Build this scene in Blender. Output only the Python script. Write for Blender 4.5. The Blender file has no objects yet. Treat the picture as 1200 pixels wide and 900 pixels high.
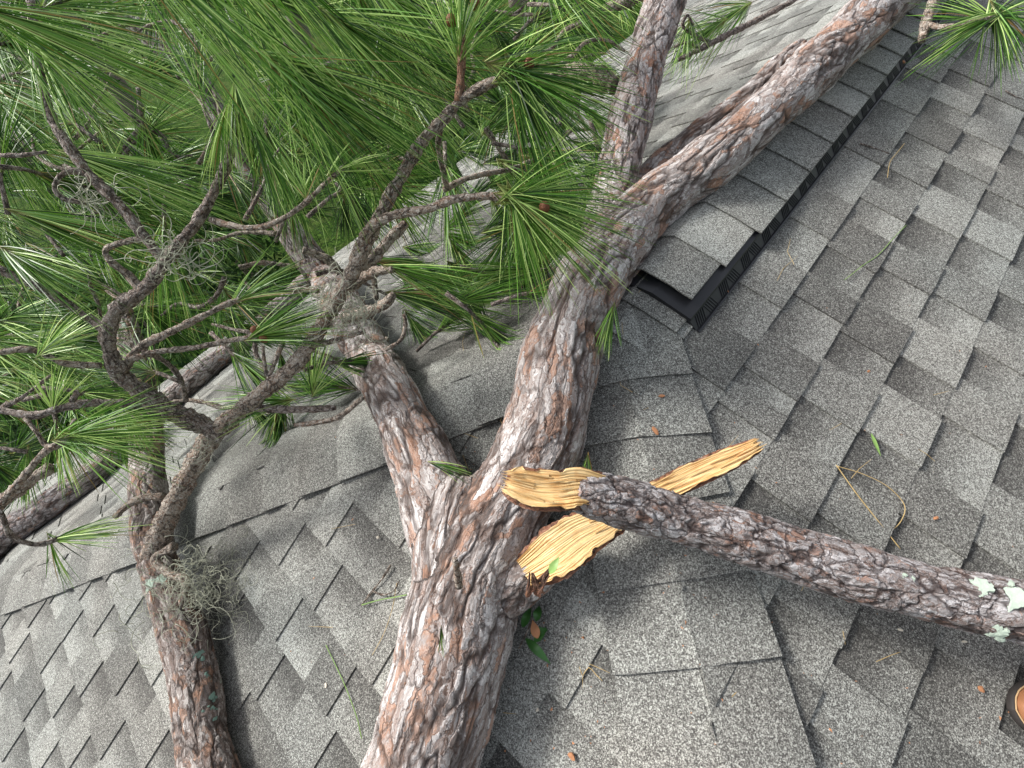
import bpy, bmesh, math, random
import numpy as np
from mathutils import Vector, Matrix

random.seed(7)
RNG = np.random.default_rng(11)
SC = bpy.context.scene
COL = SC.collection

# ------------------------------------------------------------------ camera
CAM_R = np.array([[0.63875905, -0.73713862, -0.22048475],
                  [-0.67685371, -0.40208996, -0.61659769],
                  [0.36586327, 0.54309328, -0.75577361]])      # rows: right, down, forward
CAM_C = np.array([-0.69013192, -0.51883514, 0.82851353])
CAM_F = 560.38                                                   # focal length for a 1200 px wide frame
cd = bpy.data.cameras.new('camera')
cd.sensor_width = 36.0
cd.lens = CAM_F / 1200.0 * 36.0
cd.clip_start = 0.02
cd.clip_end = 500
cam = bpy.data.objects.new('camera', cd)
COL.objects.link(cam)
cam.matrix_world = Matrix((( CAM_R[0][0], -CAM_R[1][0], -CAM_R[2][0], CAM_C[0]),
                           ( CAM_R[0][1], -CAM_R[1][1], -CAM_R[2][1], CAM_C[1]),
                           ( CAM_R[0][2], -CAM_R[1][2], -CAM_R[2][2], CAM_C[2]),
                           (0, 0, 0, 1)))
SC.camera = cam

# ------------------------------------------------------------------ light
SUN_AZ, SUN_EL = 112.0, 47.0          # direction the light comes from, degrees from +x / above the horizon
world = bpy.data.worlds.new('World')
SC.world = world
world.use_nodes = True
wn = world.node_tree.nodes
wl = world.node_tree.links
sky = wn.new('ShaderNodeTexSky')
sky.sky_type = 'NISHITA'
sky.sun_disc = False
sky.sun_elevation = math.radians(SUN_EL)
sky.sun_rotation = math.radians(90 - SUN_AZ)
sky.air_density = 1.0
sky.dust_density = 4.0
hs = wn.new('ShaderNodeHueSaturation')
hs.inputs['Saturation'].default_value = 0.35      # an overcast sky has little colour
wl.new(sky.outputs[0], hs.inputs['Color'])
wl.new(hs.outputs[0], wn['Background'].inputs['Color'])
wn['Background'].inputs['Strength'].default_value = 0.10
sd = bpy.data.lights.new('sun', 'SUN')
sd.energy = 2.2
sd.angle = math.radians(13)
sd.color = (1.0, 0.97, 0.92)
sun = bpy.data.objects.new('sun', sd)
COL.objects.link(sun)
a, e = math.radians(SUN_AZ), math.radians(SUN_EL)
sdir = Vector((math.cos(a) * math.cos(e), math.sin(a) * math.cos(e), math.sin(e)))
sun.rotation_euler = sdir.to_track_quat('Z', 'Y').to_euler()
sun.location = sdir * 20
SC.view_settings.view_transform = 'Standard'
SC.view_settings.look = 'None'
SC.view_settings.exposure = 1.06
SC.view_settings.gamma = 1.0
SC.view_settings.use_curve_mapping = False
SC.cycles.max_bounces = 6
SC.cycles.transparent_max_bounces = 8
SC.cycles.use_adaptive_sampling = True

# ------------------------------------------------------------------ maths helpers
TH = 0.4035207135                     # roof pitch (5 in 12)
CT, ST, TT = math.cos(TH), math.sin(TH), math.tan(TH)
EAVE = 4.8                            # slope length from ridge to eave
RIDGE = 7.0
EXPO = 0.143
GROUND = -EAVE * ST - 2.7


def ray(u, v):
    return CAM_R.T @ np.array([(u - 600) / CAM_F, (v - 450) / CAM_F, 1.0])


def P3(u, v, k):                      # the point at depth k metres along the ray
    return CAM_C + ray(u, v) * k


def roof_z(x, y):
    return -TT * max(abs(y), -x)


def on(u, v, h=0.0):                  # the point h above the roof along the ray
    r = ray(u, v)
    k = 0.2
    while k < 14:
        X = CAM_C + r * k
        if X[2] < roof_z(X[0], X[1]) + h:
            break
        k += 0.004
    return X


def depth(X):
    return float(CAM_R[2] @ (np.asarray(X) - CAM_C))


def unit(v):
    v = np.asarray(v, float)
    return v / (np.linalg.norm(v) + 1e-12)


# ------------------------------------------------------------------ object helpers
WPOS = {}


def tag(o, label=None, cat=None, group=None, kind=None):
    if label: o['label'] = label
    if cat: o['category'] = cat
    if group: o['group'] = group
    if kind: o['kind'] = kind
    return o


def empty(name, loc, label=None, cat=None, group=None):
    o = bpy.data.objects.new(name, None)
    o.empty_display_size = 0.05
    COL.objects.link(o)
    o.location = Vector([float(c) for c in loc])
    WPOS[o.name] = np.array(loc, float)
    return tag(o, label, cat, group)


def mesh_obj(name, verts, faces, mats, parent=None, smooth=False, attrs=None, fmat=None, centre=True):
    verts = np.asarray(verts, float)
    c = verts.mean(0) if centre else np.zeros(3)
    me = bpy.data.meshes.new(name)
    me.from_pydata((verts - c).tolist(), [], [list(f) for f in faces])
    if attrs:
        for an, (kind, data) in attrs.items():
            at_ = me.attributes.new(an, kind, 'POINT')
            data = np.asarray(data, np.float32)
            at_.data.foreach_set('vector' if kind == 'FLOAT_VECTOR' else ('color' if kind == 'FLOAT_COLOR' else 'value'), data.ravel())
    for m in (mats if isinstance(mats, (list, tuple)) else [mats]):
        me.materials.append(m)
    if fmat is not None:
        me.polygons.foreach_set('material_index', list(fmat))
    if smooth:
        me.polygons.foreach_set('use_smooth', [True] * len(me.polygons))
    me.update()
    o = bpy.data.objects.new(name, me)
    COL.objects.link(o)
    WPOS[o.name] = c
    if parent:
        o.parent = parent
        o.location = Vector((c - WPOS[parent.name]).tolist())
    else:
        o.location = Vector(c.tolist())
    return o


class MB:
    def __init__(s):
        s.v, s.f, s.m, s.a = [], [], [], []

    def add(s, vs, fs, mi=0, at=None):
        n = len(s.v)
        s.v += [tuple(float(c) for c in v) for v in vs]
        s.f += [tuple(n + i for i in f) for f in fs]
        s.m += [mi] * len(fs)
        s.a += [at if at is not None else (0, 0, 0)] * len(vs) if not isinstance(at, list) else at

    def build(s, name, mats, parent=None, smooth=False, attr=None):
        at_ = {attr: ('FLOAT_VECTOR', s.a)} if attr else None
        return mesh_obj(name, s.v, s.f, mats, parent, smooth, at_, s.m)


def frames(pts):
    pts = [np.asarray(p, float) for p in pts]
    n = len(pts)
    T = []
    for i in range(n):
        T.append(unit(pts[min(i + 1, n - 1)] - pts[max(i - 1, 0)]))
    up = np.array([0, 0, 1.0]) if abs(T[0][2]) < .9 else np.array([1.0, 0, 0])
    N = unit(np.cross(np.cross(T[0], up), T[0]))
    out = []
    for t in T:
        N = unit(N - t * (N @ t))
        out.append((t, N, np.cross(t, N)))
    return out


def smooth_path(pts, rad, step):
    """Catmull-Rom through the points, resampled about every step metres."""
    pts = [np.asarray(p, float) for p in pts]
    P = [2 * pts[0] - pts[1]] + pts + [2 * pts[-1] - pts[-2]]
    R_ = [rad[0]] + list(rad) + [rad[-1]]
    op, orr = [], []
    for i in range(1, len(P) - 2):
        n = max(2, int(np.linalg.norm(P[i + 1] - P[i]) / step))
        for j in range(n):
            t = j / n
            a_, b, c, d = P[i - 1], P[i], P[i + 1], P[i + 2]
            op.append(.5 * ((2 * b) + (-a_ + c) * t + (2 * a_ - 5 * b + 4 * c - d) * t * t + (-a_ + 3 * b - 3 * c + d) * t ** 3))
            orr.append(R_[i] * (1 - t) + R_[i + 1] * t)
    op.append(pts[-1]); orr.append(rad[-1])
    return op, orr


def tube(pts, rad, seg=10, bump=0.0, rng=random, closed=True, phase=0.0):
    """vertices, faces and straightened bark coordinates of a tapering tube"""
    fr = frames(pts)
    vs, bs, fs = [], [], []
    s = 0.0
    for i, p in enumerate(pts):
        if i:
            s += float(np.linalg.norm(np.asarray(pts[i]) - np.asarray(pts[i - 1])))
        t, n, b = fr[i]
        for k in range(seg):
            a_ = 2 * math.pi * k / seg
            r = rad[i] * (1 + bump * rng.uniform(-1, 1))
            vs.append(np.asarray(p) + (n * math.cos(a_) + b * math.sin(a_)) * r)
            bs.append((rad[i] * math.cos(a_) + phase, rad[i] * math.sin(a_), s + phase))
    m = len(pts)
    for i in range(m - 1):
        for k in range(seg):
            k2 = (k + 1) % seg
            fs.append((i * seg + k, i * seg + k2, (i + 1) * seg + k2, (i + 1) * seg + k))
    if closed:
        fs.append(tuple(range(seg - 1, -1, -1)))
        fs.append(tuple((m - 1) * seg + k for k in range(seg)))
    return vs, fs, bs


# ------------------------------------------------------------------ material helpers
def newmat(name):
    m = bpy.data.materials.new(name)
    m.use_nodes = True
    nt = m.node_tree
    for n in list(nt.nodes):
        nt.nodes.remove(n)
    out = nt.nodes.new('ShaderNodeOutputMaterial')
    bs = nt.nodes.new('ShaderNodeBsdfPrincipled')
    nt.links.new(bs.outputs[0], out.inputs['Surface'])
    return m, nt, bs, out


def N(nt, typ, **kw):
    n = nt.nodes.new(typ)
    for k, v in kw.items():
        if k.startswith('i_'):
            n.inputs[k[2:].replace('_', ' ')].default_value = v
        else:
            setattr(n, k, v)
    return n


def ramp(nt, src, stops, interp='LINEAR'):
    r = nt.nodes.new('ShaderNodeValToRGB')
    r.color_ramp.interpolation = interp
    el = r.color_ramp.elements
    while len(el) > 1: el.remove(el[-1])
    for i, (p, c) in enumerate(stops):
        if isinstance(c, (int, float)): c = (c, c, c)
        q = el[0] if i == 0 else el.new(p)
        q.position = p
        q.color = (*c, 1)
    nt.links.new(src, r.inputs[0])
    return r.outputs[0]


def mth(nt, op, a_, b=None, c=None, clamp=False):
    n = nt.nodes.new('ShaderNodeMath')
    n.operation = op
    n.use_clamp = clamp
    for i, x in enumerate((a_, b, c)):
        if x is None: continue
        if isinstance(x, (int, float)): n.inputs[i].default_value = x
        else: nt.links.new(x, n.inputs[i])
    return n.outputs[0]


def mixc(nt, fac, a_, b, mode='MIX'):
    n = nt.nodes.new('ShaderNodeMix')
    n.data_type = 'RGBA'
    n.blend_type = mode
    for s_, x in ((n.inputs[0], fac), (n.inputs[6], a_), (n.inputs[7], b)):
        if isinstance(x, (int, float)): s_.default_value = x
        elif isinstance(x, tuple): s_.default_value = (*x, 1)
        else: nt.links.new(x, s_)
    return n.outputs[2]


def vmul(nt, v, s):
    n = nt.nodes.new('ShaderNodeVectorMath'); n.operation = 'MULTIPLY'
    nt.links.new(v, n.inputs[0]); n.inputs[1].default_value = s
    return n.outputs[0]


def vadd(nt, a_, b):
    n = nt.nodes.new('ShaderNodeVectorMath'); n.operation = 'ADD'
    nt.links.new(a_, n.inputs[0])
    if isinstance(b, tuple): n.inputs[1].default_value = b
    else: nt.links.new(b, n.inputs[1])
    return n.outputs[0]


def noise(nt, v, scale, detail=3, rough=.55, out=0):
    n = N(nt, 'ShaderNodeTexNoise', i_Scale=scale, i_Detail=detail, i_Roughness=rough)
    nt.links.new(v, n.inputs['Vector'])
    return n.outputs[out]


def bark_mat(name, cell=20.0, stretch=.4, amp=.010, grey=(.27, .235, .225), light=(.50, .46, .44), brown=(.15, .09, .07),
             orange=(.40, .17, .08), orange_amt=.5, crack=(.035, .024, .02), lichen=0.0, disp=True, plates=.5, layers=7.0):
    """flaking pine bark: ragged layered scales, irregular furrows, rusty patches where flakes have come off"""
    m, nt, bs, out = newmat(name)
    at_ = N(nt, 'ShaderNodeAttribute', attribute_name='bark').outputs['Vector']
    st = vmul(nt, at_, (1, 1, stretch))
    ctr = lambda c, k: vmul(nt, vadd(nt, c, (-.5, -.5, -.5)), (k / cell,) * 3)
    w = vadd(nt, st, ctr(noise(nt, st, cell * .6, 2, .5, 1), 1.0))
    w2 = vadd(nt, w, ctr(noise(nt, at_, cell * 3.0, 2, .6, 1), .28))

    def vor(scale, feat, o, vec=w2):
        n = N(nt, 'ShaderNodeTexVoronoi', i_Scale=scale, feature=feat)
        nt.links.new(vec, n.inputs['Vector'])
        return n.outputs[o]
    e1 = vor(cell, 'DISTANCE_TO_EDGE', 0)
    s1 = N(nt, 'ShaderNodeSeparateColor'); nt.links.new(vor(cell, 'F1', 'Color'), s1.inputs[0])
    s2 = N(nt, 'ShaderNodeSeparateColor'); nt.links.new(vor(cell * 2.3, 'F1', 'Color'), s2.inputs[0])
    s3 = N(nt, 'ShaderNodeSeparateColor'); nt.links.new(vor(cell * 5.2, 'F1', 'Color'), s3.inputs[0])
    e2 = vor(cell * 2.3, 'DISTANCE_TO_EDGE', 0)
    fine = noise(nt, w, cell * 6, 5, .7)
    micro = noise(nt, at_, cell * 14, 3, .7)
    # two sets of flaky terraces with ragged rims
    terr = []
    for sc_, lv in ((cell * .75, layers), (cell * 2.1, layers * .8)):
        q = mth(nt, 'MULTIPLY', noise(nt, w2, sc_, 5, .62), lv * 1.6)
        fr = mth(nt, 'FRACT', q)
        fl = mth(nt, 'FLOOR', q)
        terr.append((mth(nt, 'ADD', fl, ramp(nt, fr, [(0, 0), (.14, .8), (1, 1)])), fr, fl))
    # furrows: ridged long noise, deep but not continuous
    rn = noise(nt, w, cell * .5, 3, .55)
    ridge = mth(nt, 'ABSOLUTE', mth(nt, 'SUBTRACT', rn, .5))
    fur = ramp(nt, ridge, [(.0, 1), (.012, .8), (.045, 0)])
    pl = ramp(nt, e1, [(0, 0), (.05, .55), (.16, 1)])
    h = mth(nt, 'MULTIPLY', terr[0][0], .42 / layers)
    h = mth(nt, 'ADD', h, mth(nt, 'MULTIPLY', terr[1][0], .20 / layers))
    h = mth(nt, 'ADD', h, mth(nt, 'MULTIPLY', s3.outputs[1], .16))
    h = mth(nt, 'ADD', h, mth(nt, 'MULTIPLY', pl, plates * .38))
    h = mth(nt, 'ADD', h, mth(nt, 'MULTIPLY', mth(nt, 'MULTIPLY', s2.outputs[1], ramp(nt, e2, [(0, .5), (.045, 1)])), .36))
    h = mth(nt, 'SUBTRACT', h, mth(nt, 'MULTIPLY', fur, .34))
    h = mth(nt, 'ADD', h, mth(nt, 'MULTIPLY', fine, .20))
    h = mth(nt, 'ADD', h, mth(nt, 'MULTIPLY', micro, .07))
    # colour: each flake layer has its own tone
    wn_ = N(nt, 'ShaderNodeTexWhiteNoise', noise_dimensions='2D')
    cx = N(nt, 'ShaderNodeCombineXYZ'); nt.links.new(terr[1][2], cx.inputs[0]); nt.links.new(terr[0][2], cx.inputs[1])
    nt.links.new(cx.outputs[0], wn_.inputs['Vector'])
    tone = mth(nt, 'ADD', mth(nt, 'MULTIPLY', wn_.outputs['Value'], .38), mth(nt, 'MULTIPLY', fine, .50))
    tone = mth(nt, 'ADD', tone, mth(nt, 'MULTIPLY', micro, .22))
    tone = mth(nt, 'SUBTRACT', tone, .07)
    tone = mth(nt, 'ADD', tone, mth(nt, 'MULTIPLY', s2.outputs[0], .24))
    tone = mth(nt, 'ADD', tone, mth(nt, 'MULTIPLY', mth(nt, 'SUBTRACT', s3.outputs[0], .5), .20))
    pink = (min(1, grey[0] * 1.04), grey[1] * .93, grey[2] * .88)
    col = ramp(nt, tone, [(.26, brown), (.40, pink), (.56, grey), (.68, tuple((g + l) / 2 for g, l in zip(grey, light))), (.84, light)])
    big = noise(nt, at_, 9, 4, .65)
    expo = mth(nt, 'ADD', mth(nt, 'MULTIPLY', wn_.outputs['Value'], .16), mth(nt, 'MULTIPLY', s2.outputs[2], .42))
    expo = mth(nt, 'ADD', expo, mth(nt, 'MULTIPLY', big, .68))
    lo = .82 - .22 * orange_amt
    om = ramp(nt, expo, [(lo, 0), (lo + .035, 1)])
    oc = mixc(nt, fine, (orange[0] * .45, orange[1] * .45, orange[2] * .5), (orange[0] * 1.35, orange[1] * 1.4, orange[2] * 1.5))
    col = mixc(nt, mth(nt, 'MULTIPLY', om, .75), col, oc)
    # pale highlights painted on the flake rims and dark undercuts beside them
    rim = ramp(nt, terr[1][1], [(.12, 0), (.2, 1), (.42, 0)])
    col = mixc(nt, mth(nt, 'MULTIPLY', rim, .30), col, light)
    und = ramp(nt, terr[1][1], [(.0, 1), (.08, .6), (.14, 0)])
    col = mixc(nt, mth(nt, 'MULTIPLY', und, .55), col, brown)
    und0 = ramp(nt, terr[0][1], [(.0, 1), (.05, .8), (.09, 0)])
    col = mixc(nt, mth(nt, 'MULTIPLY', und0, .8), col, crack)
    col = mixc(nt, mth(nt, 'MULTIPLY', fur, .85), col, crack)
    ck3 = ramp(nt, e2, [(.0, 1), (.02, .6), (.05, 0)])
    col = mixc(nt, mth(nt, 'MULTIPLY', ck3, .55), col, brown)
    ck = ramp(nt, e1, [(.0, 1), (.02, .8), (.055, 0)])
    col = mixc(nt, mth(nt, 'MULTIPLY', ck, min(1, plates * 1.1)), col, crack)
    if lichen > 0:
        ln = noise(nt, at_, 9, 4, .6)
        lm = ramp(nt, ln, [(.70 - lichen * .1, 0), (.72 - lichen * .1, 1)])
        col = mixc(nt, mth(nt, 'MULTIPLY', lm, .8), col, mixc(nt, fine, (.22, .30, .24), (.5, .62, .52)))
    nt.links.new(col, bs.inputs['Base Color'])
    bs.inputs['Roughness'].default_value = .82
    bs.inputs['Specular IOR Level'].default_value = .3
    if disp:
        dn = N(nt, 'ShaderNodeDisplacement', i_Midlevel=.95, i_Scale=amp)
        nt.links.new(h, dn.inputs['Height'])
        nt.links.new(dn.outputs[0], out.inputs['Displacement'])
        m.displacement_method = 'BOTH'
    else:
        bp = N(nt, 'ShaderNodeBump', i_Strength=1.0, i_Distance=amp)
        nt.links.new(h, bp.inputs['Height'])
        nt.links.new(bp.outputs[0], bs.inputs['Normal'])
    return m


def shingle_mat():
    m, nt, bs, out = newmat('shingle_granules')
    A = N(nt, 'ShaderNodeAttribute', attribute_name='tone').outputs['Vector']   # x tone, y place within the course, z gap flag
    sp = N(nt, 'ShaderNodeSeparateXYZ'); nt.links.new(A, sp.inputs[0])
    obj = N(nt, 'ShaderNodeNewGeometry').outputs['Position']
    v1 = N(nt, 'ShaderNodeTexVoronoi', i_Scale=640.0); nt.links.new(obj, v1.inputs['Vector'])
    sc = N(nt, 'ShaderNodeSeparateColor'); nt.links.new(v1.outputs['Color'], sc.inputs[0])
    v2 = N(nt, 'ShaderNodeTexVoronoi', i_Scale=380.0); nt.links.new(obj, v2.inputs['Vector'])
    sc2 = N(nt, 'ShaderNodeSeparateColor'); nt.links.new(v2.outputs['Color'], sc2.inputs[0])
    g = mth(nt, 'ADD', mth(nt, 'MULTIPLY', sc.outputs[0], .62), mth(nt, 'MULTIPLY', sc2.outputs[1], .38))
    # tone shifts the share of pale granules
    big = noise(nt, obj, 9, 4, .6)
    patch = mth(nt, 'MULTIPLY', mth(nt, 'SUBTRACT', big, .5), .18)
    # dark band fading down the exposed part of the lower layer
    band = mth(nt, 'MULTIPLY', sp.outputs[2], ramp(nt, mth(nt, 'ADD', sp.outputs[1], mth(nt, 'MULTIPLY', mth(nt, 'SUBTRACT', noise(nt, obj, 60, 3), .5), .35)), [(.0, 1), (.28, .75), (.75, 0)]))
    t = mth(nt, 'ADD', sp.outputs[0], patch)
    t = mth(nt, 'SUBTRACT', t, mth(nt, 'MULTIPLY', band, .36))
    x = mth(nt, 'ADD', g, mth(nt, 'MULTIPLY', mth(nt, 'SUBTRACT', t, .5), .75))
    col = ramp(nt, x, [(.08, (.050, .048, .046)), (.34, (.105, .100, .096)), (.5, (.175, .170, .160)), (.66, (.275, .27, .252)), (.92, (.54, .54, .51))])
    hue = mixc(nt, ramp(nt, noise(nt, obj, 2.2, 2), [(.35, 0), (.65, 1)]), (1.0, .995, .965), (.955, 1.0, .99))
    col = mixc(nt, 1.0, col, hue, 'MULTIPLY')
    nt.links.new(col, bs.inputs['Base Color'])
    bs.inputs['Roughness'].default_value = .9
    bs.inputs['Specular IOR Level'].default_value = .25
    bp = N(nt, 'ShaderNodeBump', i_Strength=.6, i_Distance=.0012)
    nt.links.new(g, bp.inputs['Height'])
    nt.links.new(bp.outputs[0], bs.inputs['Normal'])
    return m


def plain(name, c, rough=.6, spec=.5, nscale=30, var=.25, bump=0.0, detail=4):
    m, nt, bs, out = newmat(name)
    o = N(nt, 'ShaderNodeTexCoord').outputs['Object']
    n = noise(nt, o, nscale, detail, .6)
    col = mixc(nt, n, tuple(x * (1 - var) for x in c), tuple(min(1, x * (1 + var)) for x in c))
    nt.links.new(col, bs.inputs['Base Color'])
    bs.inputs['Roughness'].default_value = rough
    bs.inputs['Specular IOR Level'].default_value = spec
    if bump:
        bp = N(nt, 'ShaderNodeBump', i_Strength=1.0, i_Distance=bump)
        nt.links.new(n, bp.inputs['Height'])
        nt.links.new(bp.outputs[0], bs.inputs['Normal'])
    return m


def needle_mat():
    m, nt, bs, out = newmat('pine_needles')
    A = N(nt, 'ShaderNodeAttribute', attribute_name='tint').outputs['Vector']   # x tint, y along the needle, z dryness
    sp = N(nt, 'ShaderNodeSeparateXYZ'); nt.links.new(A, sp.inputs[0])
    col = ramp(nt, sp.outputs[0], [(0, (.010, .036, .005)), (.3, (.048, .145, .016)), (.6, (.15, .34, .040)), (1, (.52, .70, .22))])
    base = ramp(nt, sp.outputs[1], [(.0, 1), (.06, .6), (.14, 0)])
    col = mixc(nt, mth(nt, 'MULTIPLY', base, .8), col, (.28, .24, .09))
    col = mixc(nt, sp.outputs[2], col, (.33, .20, .07))
    nt.links.new(col, bs.inputs['Base Color'])
    bs.inputs['Roughness'].default_value = .42
    bs.inputs['Specular IOR Level'].default_value = .4
    tr = N(nt, 'ShaderNodeBsdfTranslucent')
    nt.links.new(col, tr.inputs['Color'])
    mx = N(nt, 'ShaderNodeMixShader', i_Fac=.18)
    nt.links.new(bs.outputs[0], mx.inputs[1]); nt.links.new(tr.outputs[0], mx.inputs[2])
    nt.links.new(mx.outputs[0], out.inputs['Surface'])
    return m


def wood_mat():
    m, nt, bs, out = newmat('torn_pine_wood')
    A = N(nt, 'ShaderNodeAttribute', attribute_name='bark').outputs['Vector']    # x across, y depth, z along the grain
    g = noise(nt, vmul(nt, A, (1, 1, .06)), 260, 4, .6)
    g2 = noise(nt, vmul(nt, A, (1, 1, .12)), 70, 3, .6)
    col = ramp(nt, g, [(.25, (.46, .24, .085)), (.40, (.66, .43, .18)), (.55, (.74, .53, .26)), (.8, (.82, .65, .38))])
    stain = ramp(nt, noise(nt, A, 28, 3, .6), [(.52, 0), (.68, 1)])
    col = mixc(nt, mth(nt, 'MULTIPLY', stain, .75), col, (.60, .29, .09))
    nt.links.new(col, bs.inputs['Base Color'])
    bs.inputs['Roughness'].default_value = .6
    bp = N(nt, 'ShaderNodeBump', i_Strength=.8, i_Distance=.0018)
    nt.links.new(mth(nt, 'ADD', g, g2), bp.inputs['Height'])
    nt.links.new(bp.outputs[0], bs.inputs['Normal'])
    return m


M_SH = shingle_mat()
M_NEEDLE = needle_mat()
M_WOOD = wood_mat()
M_TRUNK = bark_mat('grey_orange_pine_bark', cell=20, stretch=.36, amp=.0115, grey=(.33, .295, .28), light=(.66, .625, .61), brown=(.15, .10, .08), orange=(.40, .20, .11), orange_amt=.36, plates=.5, crack=(.05, .032, .026))
M_LOG = bark_mat('purple_grey_scaly_bark', cell=34, stretch=.55, amp=.0085, grey=(.275, .25, .245), light=(.56, .535, .54), brown=(.11, .072, .058), orange=(.33, .16, .09), orange_amt=.18, plates=.7, layers=6, crack=(.045, .03, .028))
M_LIMB = bark_mat('brown_grey_limb_bark', cell=28, stretch=.42, amp=.009, grey=(.22, .185, .17), light=(.55, .51, .48), brown=(.10, .065, .05), orange=(.40, .21, .12), orange_amt=.40, lichen=.2, plates=.45)
M_PALE = bark_mat('pale_grey_bark', cell=26, stretch=.42, amp=.009, grey=(.34, .305, .295), light=(.62, .58, .57), brown=(.17, .12, .10), orange_amt=.22, plates=.6)
M_BRANCH = bark_mat('rough_branch_bark', cell=100, stretch=.7, amp=.008, grey=(.44, .37, .30), light=(.78, .72, .65), brown=(.085, .05, .035), orange=(.30, .15, .08), orange_amt=.3, disp=False, plates=.3)
M_DARKBRANCH = bark_mat('dark_branch_bark', cell=100, stretch=.7, amp=.008, grey=(.31, .25, .215), light=(.72, .66, .61), brown=(.045, .03, .024), orange=(.17, .09, .05), orange_amt=.2, disp=False, plates=.35)
M_TWIG = bark_mat('orange_brown_twig_bark', cell=150, stretch=.8, amp=.006, grey=(.34, .19, .12), light=(.52, .36, .26), brown=(.14, .065, .035), orange=(.36, .16, .08), orange_amt=.5, disp=False, plates=.3)
M_VENT = plain('black_vent_plastic', (.018, .019, .022), .35, .5, 40, .2)
M_MOSS = plain('grey_green_hanging_moss', (.42, .43, .34), .9, .2, 12, .45)
M_LICHEN = plain('pale_green_lichen', (.38, .45, .38), .95, .2, 90, .3, .002)
M_LEAF = plain('glossy_green_leaf', (.045, .15, .03), .35, .5, 25, .35)
M_STRAW = plain('dry_straw_stem', (.50, .36, .16), .6, .3, 20, .2)
M_GRASSB = plain('fresh_green_blade', (.20, .33, .09), .5, .4, 25, .3)
M_CHIP = plain('orange_bark_chip', (.42, .20, .10), .8, .3, 60, .35, .001)
M_PALECHIP = plain('pale_wood_chip', (.72, .66, .55), .8, .3, 60, .15, .001)
M_CONE = plain('small_brown_cone_scales', (.22, .085, .04), .6, .4, 180, .5, .002)
M_FASCIA = plain('white_painted_board', (.75, .74, .71), .5, .4, 8, .05)
M_WALL = plain('beige_house_wall', (.50, .46, .40), .8, .3, 6, .1)

# ------------------------------------------------------------------ the setting
m, nt, bs, out = newmat('lawn_grass')
o_ = N(nt, 'ShaderNodeTexCoord').outputs['Object']
n1 = noise(nt, vmul(nt, o_, (1, 1, 1)), 14, 6, .75)
n2 = noise(nt, o_, .8, 4, .6)
cg = ramp(nt, n1, [(.40, (.006, .014, .003)), (.5, (.028, .065, .010)), (.66, (.10, .17, .03))])
cg = mixc(nt, mth(nt, 'MULTIPLY', ramp(nt, n2, [(.5, 0), (.75, 1)]), .5), cg, (.16, .17, .06))
nt.links.new(cg, bs.inputs['Base Color']); bs.inputs['Roughness'].default_value = 1.0; bs.inputs['Specular IOR Level'].default_value = .05
bp = N(nt, 'ShaderNodeBump', i_Strength=1.0, i_Distance=.05); nt.links.new(n1, bp.inputs['Height']); nt.links.new(bp.outputs[0], bs.inputs['Normal'])
M_LAWN = m
gx, gy, gf = 48, 48, []
gv = []
for i in range(gx + 1):
    for j in range(gy + 1):
        x = -200 + 400 * i / gx; y = -200 + 400 * j / gy
        gv.append((x, y, GROUND + .25 * math.sin(x * .07) * math.cos(y * .05) - .25))
for i in range(gx):
    for j in range(gy):
        q = i * (gy + 1) + j
        gf.append((q, q + gy + 1, q + gy + 2, q + 1))
tag(mesh_obj('lawn', gv, gf, M_LAWN, smooth=True), kind='structure')

# ------------------------------------------------------------------ the roof
house = empty('shingled_house', (2.0, 0, GROUND), 'house whose grey architectural shingle hip roof carries the fallen pine', 'house')
SLOPES = {   # name: (u direction, downslope direction, normal)
    'right': (np.array([1., 0, 0]), np.array([0, -CT, -ST]), np.array([0, -ST, CT])),
    'left': (np.array([1., 0, 0]), np.array([0, CT, -ST]), np.array([0, ST, CT])),
    'front': (np.array([0, 1., 0]), np.array([-CT, 0, -ST]), np.array([-ST, 0, CT])),
    'rear': (np.array([0, 1., 0]), np.array([CT, 0, -ST]), np.array([ST, 0, CT])),
}


def clip(poly, a_, b, c):             # keep a*u + b*v <= c
    res = []
    n = len(poly)
    for i in range(n):
        p, q = poly[i], poly[(i + 1) % n]
        dp, dq = a_ * p[0] + b * p[1] - c, a_ * q[0] + b * q[1] - c
        if dp <= 0: res.append(p)
        if (dp < 0 < dq) or (dq < 0 < dp):
            t = dp / (dp - dq)
            res.append((p[0] + (q[0] - p[0]) * t, p[1] + (q[1] - p[1]) * t))
    return res


def slope_clip(name, poly):
    if name in ('right', 'left'):
        poly = clip(poly, -1, -CT, 0.0)           # u >= -v*cos
        if len(poly) > 2: poly = clip(poly, 1, -CT, RIDGE)
    else:
        poly = clip(poly, 1, -CT, 0.0)
        if len(poly) > 2: poly = clip(poly, -1, -CT, 0.0)
    return poly


# tab edges read off the photograph: course index -> positions along the slope
TABS_R = {-1: [.313, .62, 1.02, 1.342], 0: [-.02, .104, .382, .60, .846, 1.03, 1.243, 1.492, 1.71], 1: [-.13, .127, .364, .639, .90, 1.2, 1.402, 1.672],
          2: [-.10, .148, .404, .66, .93, 1.18, 1.45], 3: [-.24, .02, .318, .567, .80], 4: [-.42, -.18, .07, .42, .70]}
TABS_F = {-3: [-.245], -2: [-.343], -1: [-.298, .411, .60], 0: [.06, .33, .531, .76], 1: [-.35, -.12, .128, .392, .661, .93], 2: [-.4, -.16, .085, .345, .60, .85, 1.1],
          3: [-.45, -.2, .11, .384, .66, .9], 4: [.2, .47, .74, 1.02, 1.26], 5: [.05, .3, .58, .866, 1.145, 1.347, 1.6], 6: [.2, .5, .77, 1.029, 1.299, 1.52, 1.8],
          7: [.1, .4, .7, .88, 1.1, 1.314, 1.565, 1.83]}
TONES = [.34, .44, .50, .57, .66]


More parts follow.
